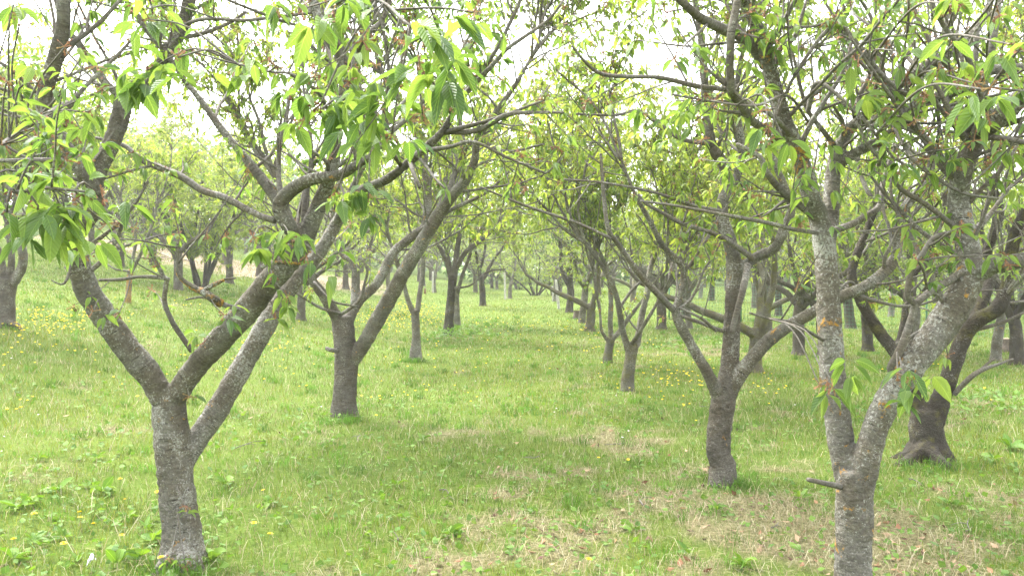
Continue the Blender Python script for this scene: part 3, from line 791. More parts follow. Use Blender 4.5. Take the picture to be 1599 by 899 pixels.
# --- nearest tree of the other row: straight V
hand_tree('pale lichen flecked cherry tree forking into a straight V above a snapped stub', 12, (1333, 962),
    "1333,948,68,3.6 1333,900,60 1333,850,59 1334,800,60 1335,760,62 1336,735,62",
    ["1330,800,32,3.6 1325,745,46 1313,690,43,3.65 1306,640,41 1300,580,41,3.7 1295,500,40 1292,440,38,3.75 1288,390,37 1280,345,34,3.8 1270,318,32 1260,280,29 1245,235,27,3.7 1226,190,25 1206,120,24,3.6 1194,80,23 1184,45,22 1166,12,20,3.4 1148,-30,17 1120,-90,12,3.2",
     "1340,800,32,3.6 1347,745,44 1366,670,43,3.55 1396,610,46 1431,560,50,3.5 1466,515,50 1496,470,48,3.5 1514,430,44 1512,390,38,3.55 1503,350,36 1497,310,34,3.6 1502,270,33 1526,215,33,3.5 1552,190,34,3.4 1585,162,34 1625,128,30,3.3 1680,90,24",
     "1290,400,24,3.76 1296,355,26,3.9 1298,320,27 1301,270,25,3.95 1309,235,23 1326,202,20,3.9 1346,184,18 1372,158,18,3.8 1402,133,19 1446,104,18,3.7 1485,82,17 1508,66,15 1540,20,12,3.6 1560,-40,9",
     "1518,432,32,3.52 1546,416,30,3.45 1582,409,27 1640,394,22,3.3 1700,370,16",
     "1306,262,15,3.94 1330,242,17 1362,226,17,3.85 1388,212,16 1412,180,15 1436,160,19,3.7 1480,148,17 1504,136,14 1540,112,18,3.5 1580,107,16 1640,102,12"],
    ["1248,236,17,3.72 1222,218,16 1203,206,15,3.65 1176,190,14 1160,168,14,3.5 1146,148,14 1141,132,13 1141,60,13,3.3 1152,0,13 1158,-40,10",
     "1141,140,9,3.5 1094,136,9,3.4 1034,122,8 985,120,7,3.2 940,116,7 915,98,6 893,72,4,3.0", "1194,102,19,3.62 1168,64,18,3.5 1134,48,17 1094,28,15,3.3 1060,-2,13,3.2 1030,-40,9",
     "1282,348,13,3.8 1256,326,12,3.75 1222,300,12 1196,268,11,3.6 1186,245,9 1150,225,6", "1280,364,8,3.78 1240,358,7,3.6 1200,348,7 1130,335,6,3.4 1060,322,5 1000,314,4",
     "1296,362,13,3.8 1330,350,13,3.85 1352,337,12 1373,322,11,3.9 1378,290,8 1388,255,7,4.0 1400,225,5", "1286,531,6,3.65 1262,517,6,3.6 1237,503,6 1200,497,5,3.5 1170,488,4",
     "1398,588,15,3.55 1392,575,15 1402,555,14,3.5 1416,520,13 1428,476,12 1417,462,11 1424,420,10,3.4 1440,398,10 1458,372,10 1488,362,9,3.35", "1502,424,13,3.5 1480,440,13 1460,450,12 1430,474,12,3.45",
     "1433,518,5,3.5 1415,530,6 1400,537,6", "1500,268,8,3.55 1528,242,6 1560,232,5,3.4 1600,222,4", "1512,206,15,3.5 1527,168,15,3.45 1535,140,14 1550,70,12,3.3 1560,0,10 1566,-50,8",
     "1204,206,5,3.6 1240,120,6,3.5 1300,42,7 1340,70,8,3.4 1378,118,8 1420,150,7 1400,110,4", "1260,0,4,3.5 1240,60,9,3.55 1222,70,9,3.6 1205,110,8", "1262,175,9,3.7 1275,130,9,3.6 1310,150,6,3.5 1352,190,5,3.4 1400,250,4 1450,270,3",
     "1380,165,5,3.7 1410,225,7,3.5 1440,260,7,3.4 1500,300,6,3.3 1560,310,4", "1330,764,10,3.60 1308,758,10,3.56 1284,753,9,3.5 1262,748,8,3.45", "1526,44,10,3.4 1524,110,9,3.4 1540,112,9",
     "1262,190,5,3.7 1230,150,5,3.5 1180,165,5,3.3 1120,160,4 1050,148,4"],
    [(1292, 596, 3.15, 12, .125), (1300, 604, 3.15, 6, .12), (1402, 584, 3.2, 18, .12), (1412, 596, 3.2, 12, .10), (1280, 602, 3.2, 6, .12), (1480, 555, 5.0, 5, .08), (1187, 175, 3.0, 8, .10), (1200, 200, 3.0, 7, .1), (1195, 20, 3.2, 10, .09),
     (1465, 110, 3.0, 14, .10), (1440, 145, 3.1, 10, .1), (1545, 140, 2.5, 10, .12), (1585, 70, 2.4, 12, .11), (1500, 10, 2.5, 12, .1), (1520, 130, 2.8, 6, .1), (1385, 170, 3.2, 8, .10), (1360, 130, 3.2, 8, .1), (1340, 95, 3.2, 8, .1), (1400, 80, 3.1, 14, .09), (1310, 60, 3.3, 8, .09), (1405, 265, 3.2, 10, .09), (1440, 250, 3.3, 14, .08), (1430, 190, 3.2, 12, .08), (1370, 160, 3.3, 10, .09), (1560, 235, 3.2, 16, .08), (1500, 260, 3.3, 8, .08), (1040, 20, 3.3, 8, .09), (1250, 350, 3.6, 4, .07)],
    (M['bark_pale'], M['bark_pale']), 0.0075, (5.0, (0.25, 1.0), 0.21, 5.5), leaf=0.058, k=(3, 5), tass=0.3, flare=1.1, slim=0.93)

# --- second tree of the bank side row
hand_tree('second cherry tree of the bank side row, one long limb slanting towards the ride', 13, (536, 658),
    "537,648,43,8.6 539,605,39 541,560,39 538,530,37 534,495,36",
    ["550,566,24,8.6 575,525,27,8.5 606,470,27 628,430,26,8.3 652,390,25 682,340,23,8.1 704,308,20 726,282,17,7.9 741,250,15 746,215,13,7.7 770,180,11 800,140,9,7.4 830,90,6",
     "545,500,18,8.6 560,470,19,8.7 590,440,19 604,413,17,8.8 618,390,16 650,364,15,8.9 664,350,15 668,300,15,9.0 663,262,14 662,225,12 640,180,10,9.1 600,120,8",
     "526,495,22,8.55 506,462,19,8.4 488,438,16 478,410,14,8.2 470,370,12 450,330,11,8.0 430,280,9",
     "552,475,12,8.6 553,450,11,8.7 553,420,11 546,405,10 534,398,8,8.8 520,360,8 526,300,8,8.9 560,200,8 560,120,8,9.0 565,60,9 580,10,8"],
    ["530,548,8,8.55 516,546,7,8.4 509,543,6", "534,490,6,8.5 560,470,6,8.3 570,440,5 573,420,5 562,400,4,8.1", "534,490,5,8.5 500,480,5,8.3 470,462,4 440,445,3,8.0",
     "650,364,8,8.9 700,330,7,8.6 760,300,5 800,262,4", "746,215,7,7.7 790,236,5,7.3 850,225,4", "700,300,9,8.1 720,240,9 720,200,8,8.2 700,120,6"],
    [], (M['bark_brown'], M['bark_grey']), 0.011, (7.0, (0.4, 1.4), 0.10, 5.4), leaf=0.064, leafdetail=2, k=(3, 6), tass=0.22, run=(6, 1.3, 2.3), flare=1.2)

# --- second tree of the other row
hand_tree('second cherry tree of the pale V row, upright brown trunk with low side limbs', 14, (1127, 757),
    "1128,744,44,6.0 1122,710,40 1123,670,40 1130,625,40 1138,590,34,6.0 1141,545,29 1143,500,28 1146,450,28",
    ["1146,455,28,6.0 1146,410,27 1142,385,26,6.0 1130,350,24 1127,320,22 1134,292,22,6.0 1130,258,20 1110,225,20,5.9 1105,180,18 1100,120,15 1095,60,13,5.8 1085,0,10",
     "1122,618,26,6.0 1105,582,20,5.9 1080,540,19 1064,510,18,5.8 1055,487,16 1063,458,12 1067,427,11,5.8 1057,405,11 1034,382,11,5.7 1014,344,10 990,300,8,5.6 970,250,6",
     "1138,612,28,6.0 1166,570,25,5.9 1197,535,24 1232,508,22,5.8 1262,492,21 1290,475,20,5.7 1314,463,20 1358,443,20,5.6 1387,418,20 1400,394,19 1402,365,18,5.6 1408,332,18 1428,306,17,5.5 1450,280,15 1452,230,13 1425,180,12,5.4 1440,120,10",
     "1152,428,22,6.0 1178,403,19 1203,392,18,5.9 1214,381,17 1224,358,18,5.8 1236,326,16 1225,290,13 1210,250,11,5.7 1215,200,9",
     "1136,288,15,6.0 1148,283,15 1160,234,14,6.1 1154,200,13 1150,140,11 1160,80,9"],
    ["1055,487,12,5.8 1003,433,10,5.6 967,383,9 950,358,8,5.4 943,307,7 938,240,5", "953,372,6,5.4 910,352,6 877,340,5,5.2 840,328,5 800,313,4,5.0 750,292,3", "1130,517,7,6.0 1083,500,6,5.8 1053,490,6", "1118,516,6,5.9 1095,497,5,5.7 1060,480,4",
     "1176,404,10,5.9 1140,378,9 1110,363,8,5.7 1067,350,7 1030,330,6,5.5 1007,317,5 997,303,4", "1168,413,12,5.9 1160,453,11,5.8 1147,500,10 1143,520,9", "1300,470,5,5.7 1330,440,4 1370,500,3",
     "1130,330,6,5.95 1080,320,6,5.6 1020,300,5 940,285,4,5.3 880,280,3", "1110,225,8,5.9 1060,215,8,5.6 1000,175,6 960,180,5,5.3 900,178,4"],
    [], (M['bark_brown'], M['bark_grey']), 0.010, (5.0, (0.35, 1.2), 0.15, 5.2), leaf=0.058, leafdetail=2, k=(3, 6), tass=0.3, run=(3, .9, 1.7), flare=1.15)

# --- dark stout tree one row further over
hand_tree('dark stout cherry tree with a flared foot and short thick trunk', 15, (1448, 722),
    "1449,708,58,6.7 1448,690,54 1446,665,52 1446,640,44",
    ["1452,690,30,6.7 1463,642,36 1478,600,30,6.65 1492,560,27 1508,520,27,6.6 1530,497,27 1556,483,26,6.5 1572,450,22 1578,400,22,6.5 1592,350,20 1620,300,16,6.4",
     "1444,690,26,6.7 1435,640,28 1428,612,24,6.75 1415,580,20 1398,550,22,6.8 1375,520,22 1350,480,20,6.9 1330,430,17 1345,380,14,7.0 1370,320,11",
     "1500,540,24,6.6 1545,440,20,6.9 1540,400,18 1560,330,16,7.0 1540,260,13 1560,200,10",
     "1400,552,13,6.8 1412,500,13 1420,440,11,6.9 1450,400,10 1470,340,9"],
    ["1490,615,9,6.6 1512,592,9,6.5 1532,578,8 1560,568,5,6.4 1582,560,3", "1531,578,6,6.5 1545,565,4 1554,560,3", "1500,520,8,6.6 1560,505,6 1599,488,5,6.4"],
    [], (M['bark_dark'], M['bark_dark']), 0.012, (4.0, (0.4, 1.3), 0.15, 5.0), leaf=0.06, leafdetail=2, k=(3, 6), tass=0.3, run=(4, 1.1, 1.9), flare=1.5)

# ================================================================== trees of middle distance (first forks shaped by hand, crowns grown)
MID = dict(leafdetail=2, k=(3, 7), tass=0.3, minz=1.55, run=(5, 1.7, 2.7), flare=1.15)
SPM = (4.4, (0.5, 1.6), 0.17, 4.8)
hand_tree('thin cherry tree with a mossy ochre trunk and a narrow fork, third along', 21, (979, 613),
    "980,606,23,10.6 983,570,20 988,540,20", ["981,545,13,10.6 972,515,12 968,490,11,10.5 960,455,10 940,415,9,10.3 915,380,8", "994,540,13,10.6 1000,505,12 1006,475,11,10.7 1012,450,12 1018,410,9,10.8 1050,350,7", "985,540,9,10.6 1010,500,7,10.2 1040,450,6"],
    ["968,480,6,10.5 985,455,5 1000,440,4"], [], (M['bark_moss'], M['bark_grey']), 0.012, SPM, leaf=0.08, **MID)
hand_tree('thin mossy cherry tree with a curved side limb, just beyond the ochre trunk', 22, (948, 571),
    "949,565,16,13.8 951,545,14 954,528,14", ["954,532,9,13.8 953,500,9 954,470,9,13.9 950,430,8 935,390,7", "956,530,9,13.8 968,516,9 985,492,8,13.6 1002,470,6 1030,430,5", "948,530,7,13.8 939,515,6 937,490,5,13.7 930,450,5 926,420,5"],
    [], [], (M['bark_moss'], M['bark_grey']), 0.014, SPM, leaf=0.082, **MID)
hand_tree('young slender cherry tree with a pale trunk and narrow Y, grass tuft at its foot', 23, (649, 565),
    "649,556,20,14.4 650,530,15 649,505,14 648,484,14", ["644,486,10,14.4 636,465,9 631,445,8,14.3 622,415,8 610,380,6", "652,486,10,14.4 656,455,9 660,425,9,14.6 662,390,8 676,350,7"],
    [], [], (M['bark_grey'], M['bark_grey']), 0.013, SPM, leaf=0.082, **MID)
hand_tree('thick dark cherry trunk on the mound of weeds beside the ride', 24, (699, 529),
    "700,520,18,19.0 702,490,15 705,455,14 707,435,15", ["705,440,10,19.0 698,410,9 688,390,7 680,375,6", "709,438,11,19.0 712,405,11 716,375,9 722,330,8", "712,420,9,19.0 726,395,9,18.8 745,380,8 775,355,6", "708,450,5,19.0 735,445,4,18.4 760,425,4 790,420,3"],
    [], [], (M['bark_dark'], M['bark_brown']), 0.016, SPM, leaf=0.085, **MID)
hand_tree('slimmer trunk right behind the thick dark cherry trunk', 25, (714, 516),
    "714,510,12,22.5 713,480,10 712,455,10", ["712,458,8,22.5 706,430,7 700,400,6", "714,458,8,22.5 722,430,7,22.3 735,395,6"],
    [], [], (M['bark_grey'], M['bark_brown']), 0.016, SPM, leaf=0.085, **MID)
hand_tree('stocky pruned cherry tree on the bank, grey trunk forking at a healed cut', 26, (8, 511),
    "8,502,30,12.0 10,460,27 14,435,28", ["8,440,17,12.0 2,415,15 -4,390,13 -25,350,11", "22,440,18,12.0 34,418,16 36,398,15,11.9 34,360,12 50,320,10", "16,432,13,12.0 18,400,11 10,350,9"],
    [], [], (M['bark_brown'], M['bark_grey']), 0.014, SPM, leaf=0.085, **MID)
hand_tree('small young cherry tree on the bank, trunk crusted with orange lichen', 27, (200, 479),
    "200,474,10,17.0 201,452,9 202,435,9 204,422,9", ["203,424,6,17.0 208,400,6 212,375,6 206,350,5 192,325,4", "206,424,6,17.0 218,400,6 228,375,5,16.8 238,350,5 245,320,4"],
    ["204,424,3,17.0 180,420,3,16.6 165,408,2 163,390,2", "222,395,3,16.9 245,380,2"], [], (M['bark_orange'], M['bark_grey']), 0.010, (2.2, (0.3, 0.9), 0.11, 3.6), leaf=0.08, leafdetail=2, k=(4, 6), tass=0.1, run=(4, 1.2, 2.0), flare=1.1)

# ================================================================== the rest of the orchard: grown trees
def gen_tree(seed, H=1.0, n_sc=4, spread=0.75, size=1.0, dens=4.2, spur=0.135, leaf=0.078, thick=0.12, lean=0.05):
    """a whole open-centred cherry tree at the origin: meshes for trunk, twigs, foliage, blossoms"""
    T = Tree(seed, far=True, clear=False); T.minz = 1.25
    rng = T.rng
    tg = G()
    d = nrm([rng.normal(0, lean), rng.normal(0, lean), 1])
    p = [np.array([0, 0, -0.15]), np.array([0, 0, 0.0]), np.array([0, 0, 0.1])]
    for i in range(4): p.append(p[-1] + nrm(d + rng.normal(0, 0.06, 3)) * (H - 0.1) / 4)
    r = [thick * 1.6, thick * 1.35, thick * 1.05, thick * .95, thick * 0.92, thick * .9, thick * 0.85]
    pp, rr = resample(np.array(p), np.array(r), 0.08)
    tube(tg, pp, rr, 10, rng, lump=0.07)
    top = p[-1]
    az = rng.uniform(0, 6.28)
    for k in range(n_sc):
        a = az + k * 6.283 / n_sc + rng.normal(0, 0.3)
        tilt = spread * rng.uniform(0.55, 1.1)
        dd = nrm([math.cos(a) * math.sin(tilt), math.sin(a) * math.sin(tilt), math.cos(tilt)])
        start = top - np.array([0, 0, rng.uniform(0.0, 0.25)])
        pts, rad = [start], [thick * rng.uniform(0.55, 0.72)]
        L = size * rng.uniform(1.7, 2.4); n = 11
        d2 = dd
        for i in range(n):
            d2 = nrm(d2 + rng.normal(0, 0.15, 3) + np.array([0, 0, 0.05]))
            pts.append(pts[-1] + d2 * L / n); rad.append(rad[0] * (1 - 0.62 * (i + 1) / n))
        pts, rad = np.array(pts), np.array(rad)
        pp, rr = resample(pts, rad, 0.1)
        tube(tg, pp, rr, 8, rng, lump=0.06)
        T.sprout(pts, rad, 3.4, (0.6 * size, 1.5 * size), 3, 0.12, 0.07, dens, spur, 0.016)
        for _ in range(3):
            T.grow(pts[-1], nrm(d2 + rng.normal(0, .35, 3)), rng.uniform(1.1, 1.9) * size, 0.018, 1, 3, 0.07, 0.14, dens, spur)
    lv, ts = G(), G()
    sp, sd = np.array(T.sp), np.array(T.sd)
    rosettes(lv, sp, sd, rng, (4, 7), leaf, 1, 0.4, 0.7)
    sel = rng.uniform(size=len(sp)) < 0.18
    tassels(ts, sp[sel], rng, 0.032, 5)
    return tg, T.tw, lv, ts

def make_proto(seed, barkm, leafm, **kw):
    tg, tw, lv, ts = gen_tree(seed, **kw)
    out = []
    for g, nm, m in ((tg, 'trunk', barkm), (tw, 'twigs', M['bark_twig']), (lv, 'foliage', leafm), (ts, 'spent_blossoms', M['blossom'])):
        if g.n: out.append((nm, g.build(nm, m, None, True, False)))
    return out

PRO = [make_proto(100, M['bark_brown'], M['leaf_far'], H=1.0, n_sc=4, spread=.72),
       make_proto(101, M['bark_dark'], M['leaf_far'], H=.85, n_sc=3, spread=.62, size=1.1, thick=.13),
       make_proto(102, M['bark_grey'], M['leaf_far'], H=1.15, n_sc=4, spread=.8, thick=.11),
       make_proto(103, M['bark_moss'], M['leaf_far'], H=.7, n_sc=3, spread=.7, size=1.15),
       make_proto(104, M['bark_brown'], M['leaf_far'], H=1.1, n_sc=5, spread=.85, dens=3.8),
       make_proto(106, M['bark_brown'], M['leaf_bright'], H=1.1, n_sc=4, spread=.75, size=1.15),
       make_proto(105, M['bark_dark'], M['leaf_dark'], H=1.0, n_sc=4, spread=.75, size=1.05, thick=.14)]

def place_tree(proto, loc, rz, sc, label, group='cherry trees of the orchard', name='cherry_tree', cat='tree'):
    r = empty(name, loc)
    r.rotation_euler = (0, 0, rz); r.scale = (sc, sc, sc)
    tag(r, label, cat, group)
    for nm, o in proto:
        c = o.copy(); COL.objects.link(c); c.parent = r
    return r

placed = [PG(*q)[:2] for q in ((283, 884), (536, 658), (1127, 757), (1448, 722), (979, 613), (948, 571), (649, 565), (699, 529), (714, 516), (8, 511), (200, 479))] + [np.array([1.55, 3.6])]
rg = np.random.default_rng(21)
SEEN = [  # trunks the photograph shows: pixel of the foot, which form, scale, label
    (754, 478, 1, 1.0, 'leaning dark cherry trunk in the sunny grass far along the bank side row'),
    (796, 466, 2, .9, 'far cherry tree tied to a pale stake at the end of the bank side row'),
    (678, 456, 2, .85, 'far cherry trunk beside a pale pole behind the slender Y tree'),
    (742, 449, 0, .9, 'distant cherry trunk just behind the leaning dark trunk'), (768, 450, 1, .8, 'distant thin cherry trunk, one step past the leaning trunk'), (776, 452, 0, .75, 'distant dark little trunk between leaning trunk and staked tree'),
    (889, 488, 6, 1.0, 'dark bushy cherry tree far along the ride with leaves low round its trunk'),
    (909, 504, 2, .95, 'straight slim cherry trunk touching the mossy leaning one'),
    (921, 517, 3, 1.05, 'mossy trunk bowed at the foot, beside the straight slim one'),
    (866, 470, 2, .8, 'distant cherry tree with pale poles leaning on it'),
    (1033, 514, 0, 1.1, 'broad grey cherry trunk seen between the thin forked trees and the second upright one'), (1076, 513, 2, .9, 'thin straight trunk beside the low side limb of the upright brown tree'),
    (1178, 581, 3, 1.0, 'mossy forked trunk with ochre patches behind the upright brown tree'), (1199, 521, 3, 1.0, 'greenish leaning trunk behind the thick side limb'),
    (1247, 553, 0, 1.0, 'brown cherry trunk standing clear between the upright tree and the pale V'), (1355, 548, 1, .9, 'short trunk seen through the pale V tree'),
    (1555, 563, 2, .8, 'thin upright trunk beyond the dark stout tree'), (1588, 569, 1, .9, 'slanting dark trunk beyond the dark stout tree'), (1286, 556, 4, .9, 'trunk half hidden behind the pale V tree stem'),
    (1425, 545, 4, 1.0, 'trunk seen in the gap over the dark stout tree'),
    (272, 374, 5, 1.0, 'cherry tree high on the bank against the bare soil'), (405, 432, 5, 1.15, 'bright leafy tree on the bank right above the dark thicket of stems'), (240, 415, 5, 1.05, 'bright leafy tree on the bank between the orange lichen tree and the thicket'), (110, 420, 5, 1.1, 'bright leafy tree on the bank beyond the pruned grey tree'), (540, 452, 5, 1.1, 'bright leafy tree behind the fork of the second bank side tree'), (470, 500, 0, .85, 'dark thin trunk in shade behind the second bank side tree'),
]
for (px, py, f, sc, lab) in SEEN:
    q = PG(px, py)
    placed.append(q[:2])
    place_tree(PRO[f], q, rg.uniform(0, 6.28), sc * rg.uniform(.95, 1.05), lab)

for k, (x, y, f, lab) in enumerate(((0.3, 52, 0, 'leafy cherry tree closing the ride behind the rounded bush'), (2.6, 57, 4, 'tall leafy tree behind the bushes at the end of the ride'), (-1.6, 60, 2, 'leafy tree rising over the low bright bush at the end of the ride'))):
    placed.append(np.array([x, y])); place_tree(PRO[f], (x, y, float(ground(x, y))), 1.3 * k, 1.25, lab)

def far_label(x, y):
    if x < -4: return 'leafy cherry tree standing further up the grassy bank'
    if x < 0.5: return 'leafy cherry tree deep in the bank side row along the ride'
    if x < 4.4: return 'leafy cherry tree deep in the row that bounds the ride'
    return 'leafy cherry tree among the further rows past the ride'

for j in range(0, 13):
    for i, bx in enumerate((-19.5, -16, -12.6, -9.2, -5.4, -1.75, 2.0, 5.2, 8.7, 12.2, 15.7, 19.2, 22.7, 26.5)):
        y = 8.6 + j * 4.4 + rg.normal(0, .3); x = bx + 0.012 * y * (bx > 0) + rg.normal(0, .25)
        if abs(x) > 0.66 * y + 2.6: continue
        if bx in (-1.75, 2.0) and y < 40: continue
        if bx == -5.4 and y < 24: continue
        if bx > 3 and y < 17: continue
        if bx < -5 and (y < 19 or (y < 30 and rg.uniform() < .1)): continue
        if y > 56 and rg.uniform() < 0.3: continue
        if min(np.hypot(*(np.array([x, y]) - p)) for p in placed) < 2.4: continue
        placed.append(np.array([x, y]))
        f = int(rg.integers(0, 7)) if x > -4 else int(rg.choice([5, 5, 0, 4, 2]))
        place_tree(PRO[f], (x, y, float(ground(x, y)) - 0.02), rg.uniform(0, 6.28), rg.uniform(.88, 1.15), far_label(x, y))

# the thicket with several dark stems on the bank, and small bushes closing the end of the ride
def bush(px, py, seed, label, H, n, spread, leafm, thick=.05, base_r=.25, name='bush', size=1.0):
    q = PG(px, py); root = empty(name, q); tag(root, label, 'bush')
    T = Tree(seed, far=True, clear=False); rng = T.rng; tg = G()
    for k in range(n):
        a = rng.uniform(0, 6.28); b = np.array([math.cos(a), math.sin(a), 0]) * base_r * rng.uniform(.1, 1)
        d = nrm([math.cos(a) * spread * rng.uniform(.2, 1), math.sin(a) * spread * rng.uniform(.2, 1), 1.0])
        pts, rad, d2 = [b - [0, 0, .1]], [thick * rng.uniform(.5, 1.2)], d
        for i in range(7):
            d2 = nrm(d2 + rng.normal(0, .1, 3)); pts.append(pts[-1] + d2 * H / 7); rad.append(rad[0] * (1 - .6 * (i + 1) / 7))
        pts, rad = np.array(pts), np.array(rad); pp, rr = resample(pts, rad, .1); tube(tg, pp, rr, 7, rng, lump=.08)
        T.sprout(pts, rad, 4.5, (.35 * size, 1.0 * size), 3, .25, .03, 3.8, .10, .012)
    lv = G(); rosettes(lv, np.array(T.sp), np.array(T.sd), rng, (5, 8), .085, 1, .4, .7)
    tg.build('stems', M['bark_dark'], root); T.tw.build('twigs', M['bark_twig'], root); lv.build('foliage', leafm, root)
bush(316, 452, 61, 'dark thicket of stems under a dense bushy crown on the bank', 3.4, 6, .3, M['leaf_bright'], .085, .17, 'bushy_tree', 1.9)
bush(837, 461, 62, 'rounded yellow green bush closing the far end of the ride', 2.7, 9, .8, M['leaf_bright'], .05, .3, 'bush', 1.4)
bush(812, 452, 63, 'low bright bush next to the rounded bush at the end of the ride', 2.0, 7, .9, M['leaf_bright'], .03, .3, 'bush', 1.3)
bush(862, 462, 64, 'darker small bush between the rounded bush and the poles', 1.4, 6, .7, M['leaf_far'], .03, .3)
bush(55, 330, 65, 'dark green dense bush high on the bank past the pruned tree', 3.4, 12, .5, M['leaf_dark'], .08, .6, 'bushy_tree', 1.7)
bush(150, 345, 66, 'bright bushy tree up the bank over the orange lichen tree', 3.4, 8, .6, M['leaf_bright'], .08, .5, 'bushy_tree', 1.6)
bush(420, 400, 67, 'bushy tree at the edge of the bare soil on the bank', 3.0, 8, .6, M['leaf_bright'], .08, .5, 'bushy_tree', 1.6)

# far wood round the orchard, one mass of leaves
def far_wood():
    g = G(); rng = np.random.default_rng(5)
    n = 52000
    az = rng.uniform(-0.75, 0.75, n)
    dist = 60 + rng.uniform(0, 1, n) ** 1.5 * 28
    x, y = np.sin(az) * dist, np.cos(az) * dist
    top = 4.6 + 3.0 * fbm(x * .09 + 5, y * .09, 8, 3) + 2.5 * (fbm(x * .35, y * .35, 9, 2) - .5) + np.clip(-x - 12, 0, 30) * .10
    z = ground(x, y) + top * rng.uniform(0.02, 1, n) ** .8
    keep = vnoise(x * .5 + z * .3, z * .6 + y * .3, 33) > 0.27
    p = np.stack([x, y, z], -1)[keep]
    tint = np.clip(.25 + .5 * vnoise(p[:, 0] * .22, p[:, 1] * .22 + p[:, 2] * .3, 40) + rng.normal(0, .15, len(p)), 0, 1)
    leaves(g, p, rng.normal(0, 1, p.shape) * [1, 1, .5], 0.62, rng, 1, .5, tint, .33)
    o = g.build('far_wood', M['leaf_wood']); tag(o, 'mass of hazy green trees closing the view past the orchard', 'wood', None, 'stuff')
far_wood()

# ================================================================== grass, straw, weeds, flowers
GREENS = np.array([[0.130, 0.187, 0.034], [0.170, 0.228, 0.045], [0.085, 0.138, 0.024], [0.225, 0.255, 0.080], [0.148, 0.202, 0.058]])
STRAWS = np.array([[0.38, 0.33, 0.20], [0.30, 0.24, 0.14], [0.45, 0.41, 0.28], [0.24, 0.18, 0.11], [0.31, 0.31, 0.14]])

def scatter(n, y0, y1, pw, rng, margin=1.3):
    """points on the visible wedge of meadow, thinning with distance"""
    u = rng.uniform(0, 1, n)
    e = 2 - pw
    y = (y0 ** e + u * (y1 ** e - y0 ** e)) ** (1 / e)
    x = rng.uniform(-1, 1, n) * (0.645 * y + margin)
    return x, y

def blades(g, x, y, h, w, lean, col, rng, lift=0.0):
    n = len(x)
    b = np.stack([x, y, ground(x, y) - 0.006 + lift], -1)
    a = rng.uniform(0, 6.283, n); s = np.stack([np.cos(a), np.sin(a), 0 * a], -1)
    a2 = rng.uniform(0, 6.283, n); ld = np.stack([np.cos(a2), np.sin(a2), 0 * a2], -1)
    up = np.array([0, 0, 1.0])
    m = b + up * (h * .55 * np.sqrt(np.clip(1 - lean ** 2 * .3, .05, 1)))[:, None] + ld * (h * lean * .30)[:, None]
    t = b + up * (h * np.sqrt(np.clip(1 - lean ** 2 * .85, .03, 1)))[:, None] + ld * (h * lean)[:, None]
    W = (w / 2)[:, None]
    v = np.stack([b - s * W, b + s * W, m + s * W * .8, m - s * W * .8, t], 1).reshape(-1, 3)
    k = np.arange(n)[:, None] * 5
    c = np.concatenate([np.repeat(col[:, None], 5, 1), np.ones((n, 5, 1))], -1)
    g.add(v, k + np.array([[0, 1, 2, 3]]), k + np.array([[3, 2, 4]]), col=c.reshape(-1, 4))

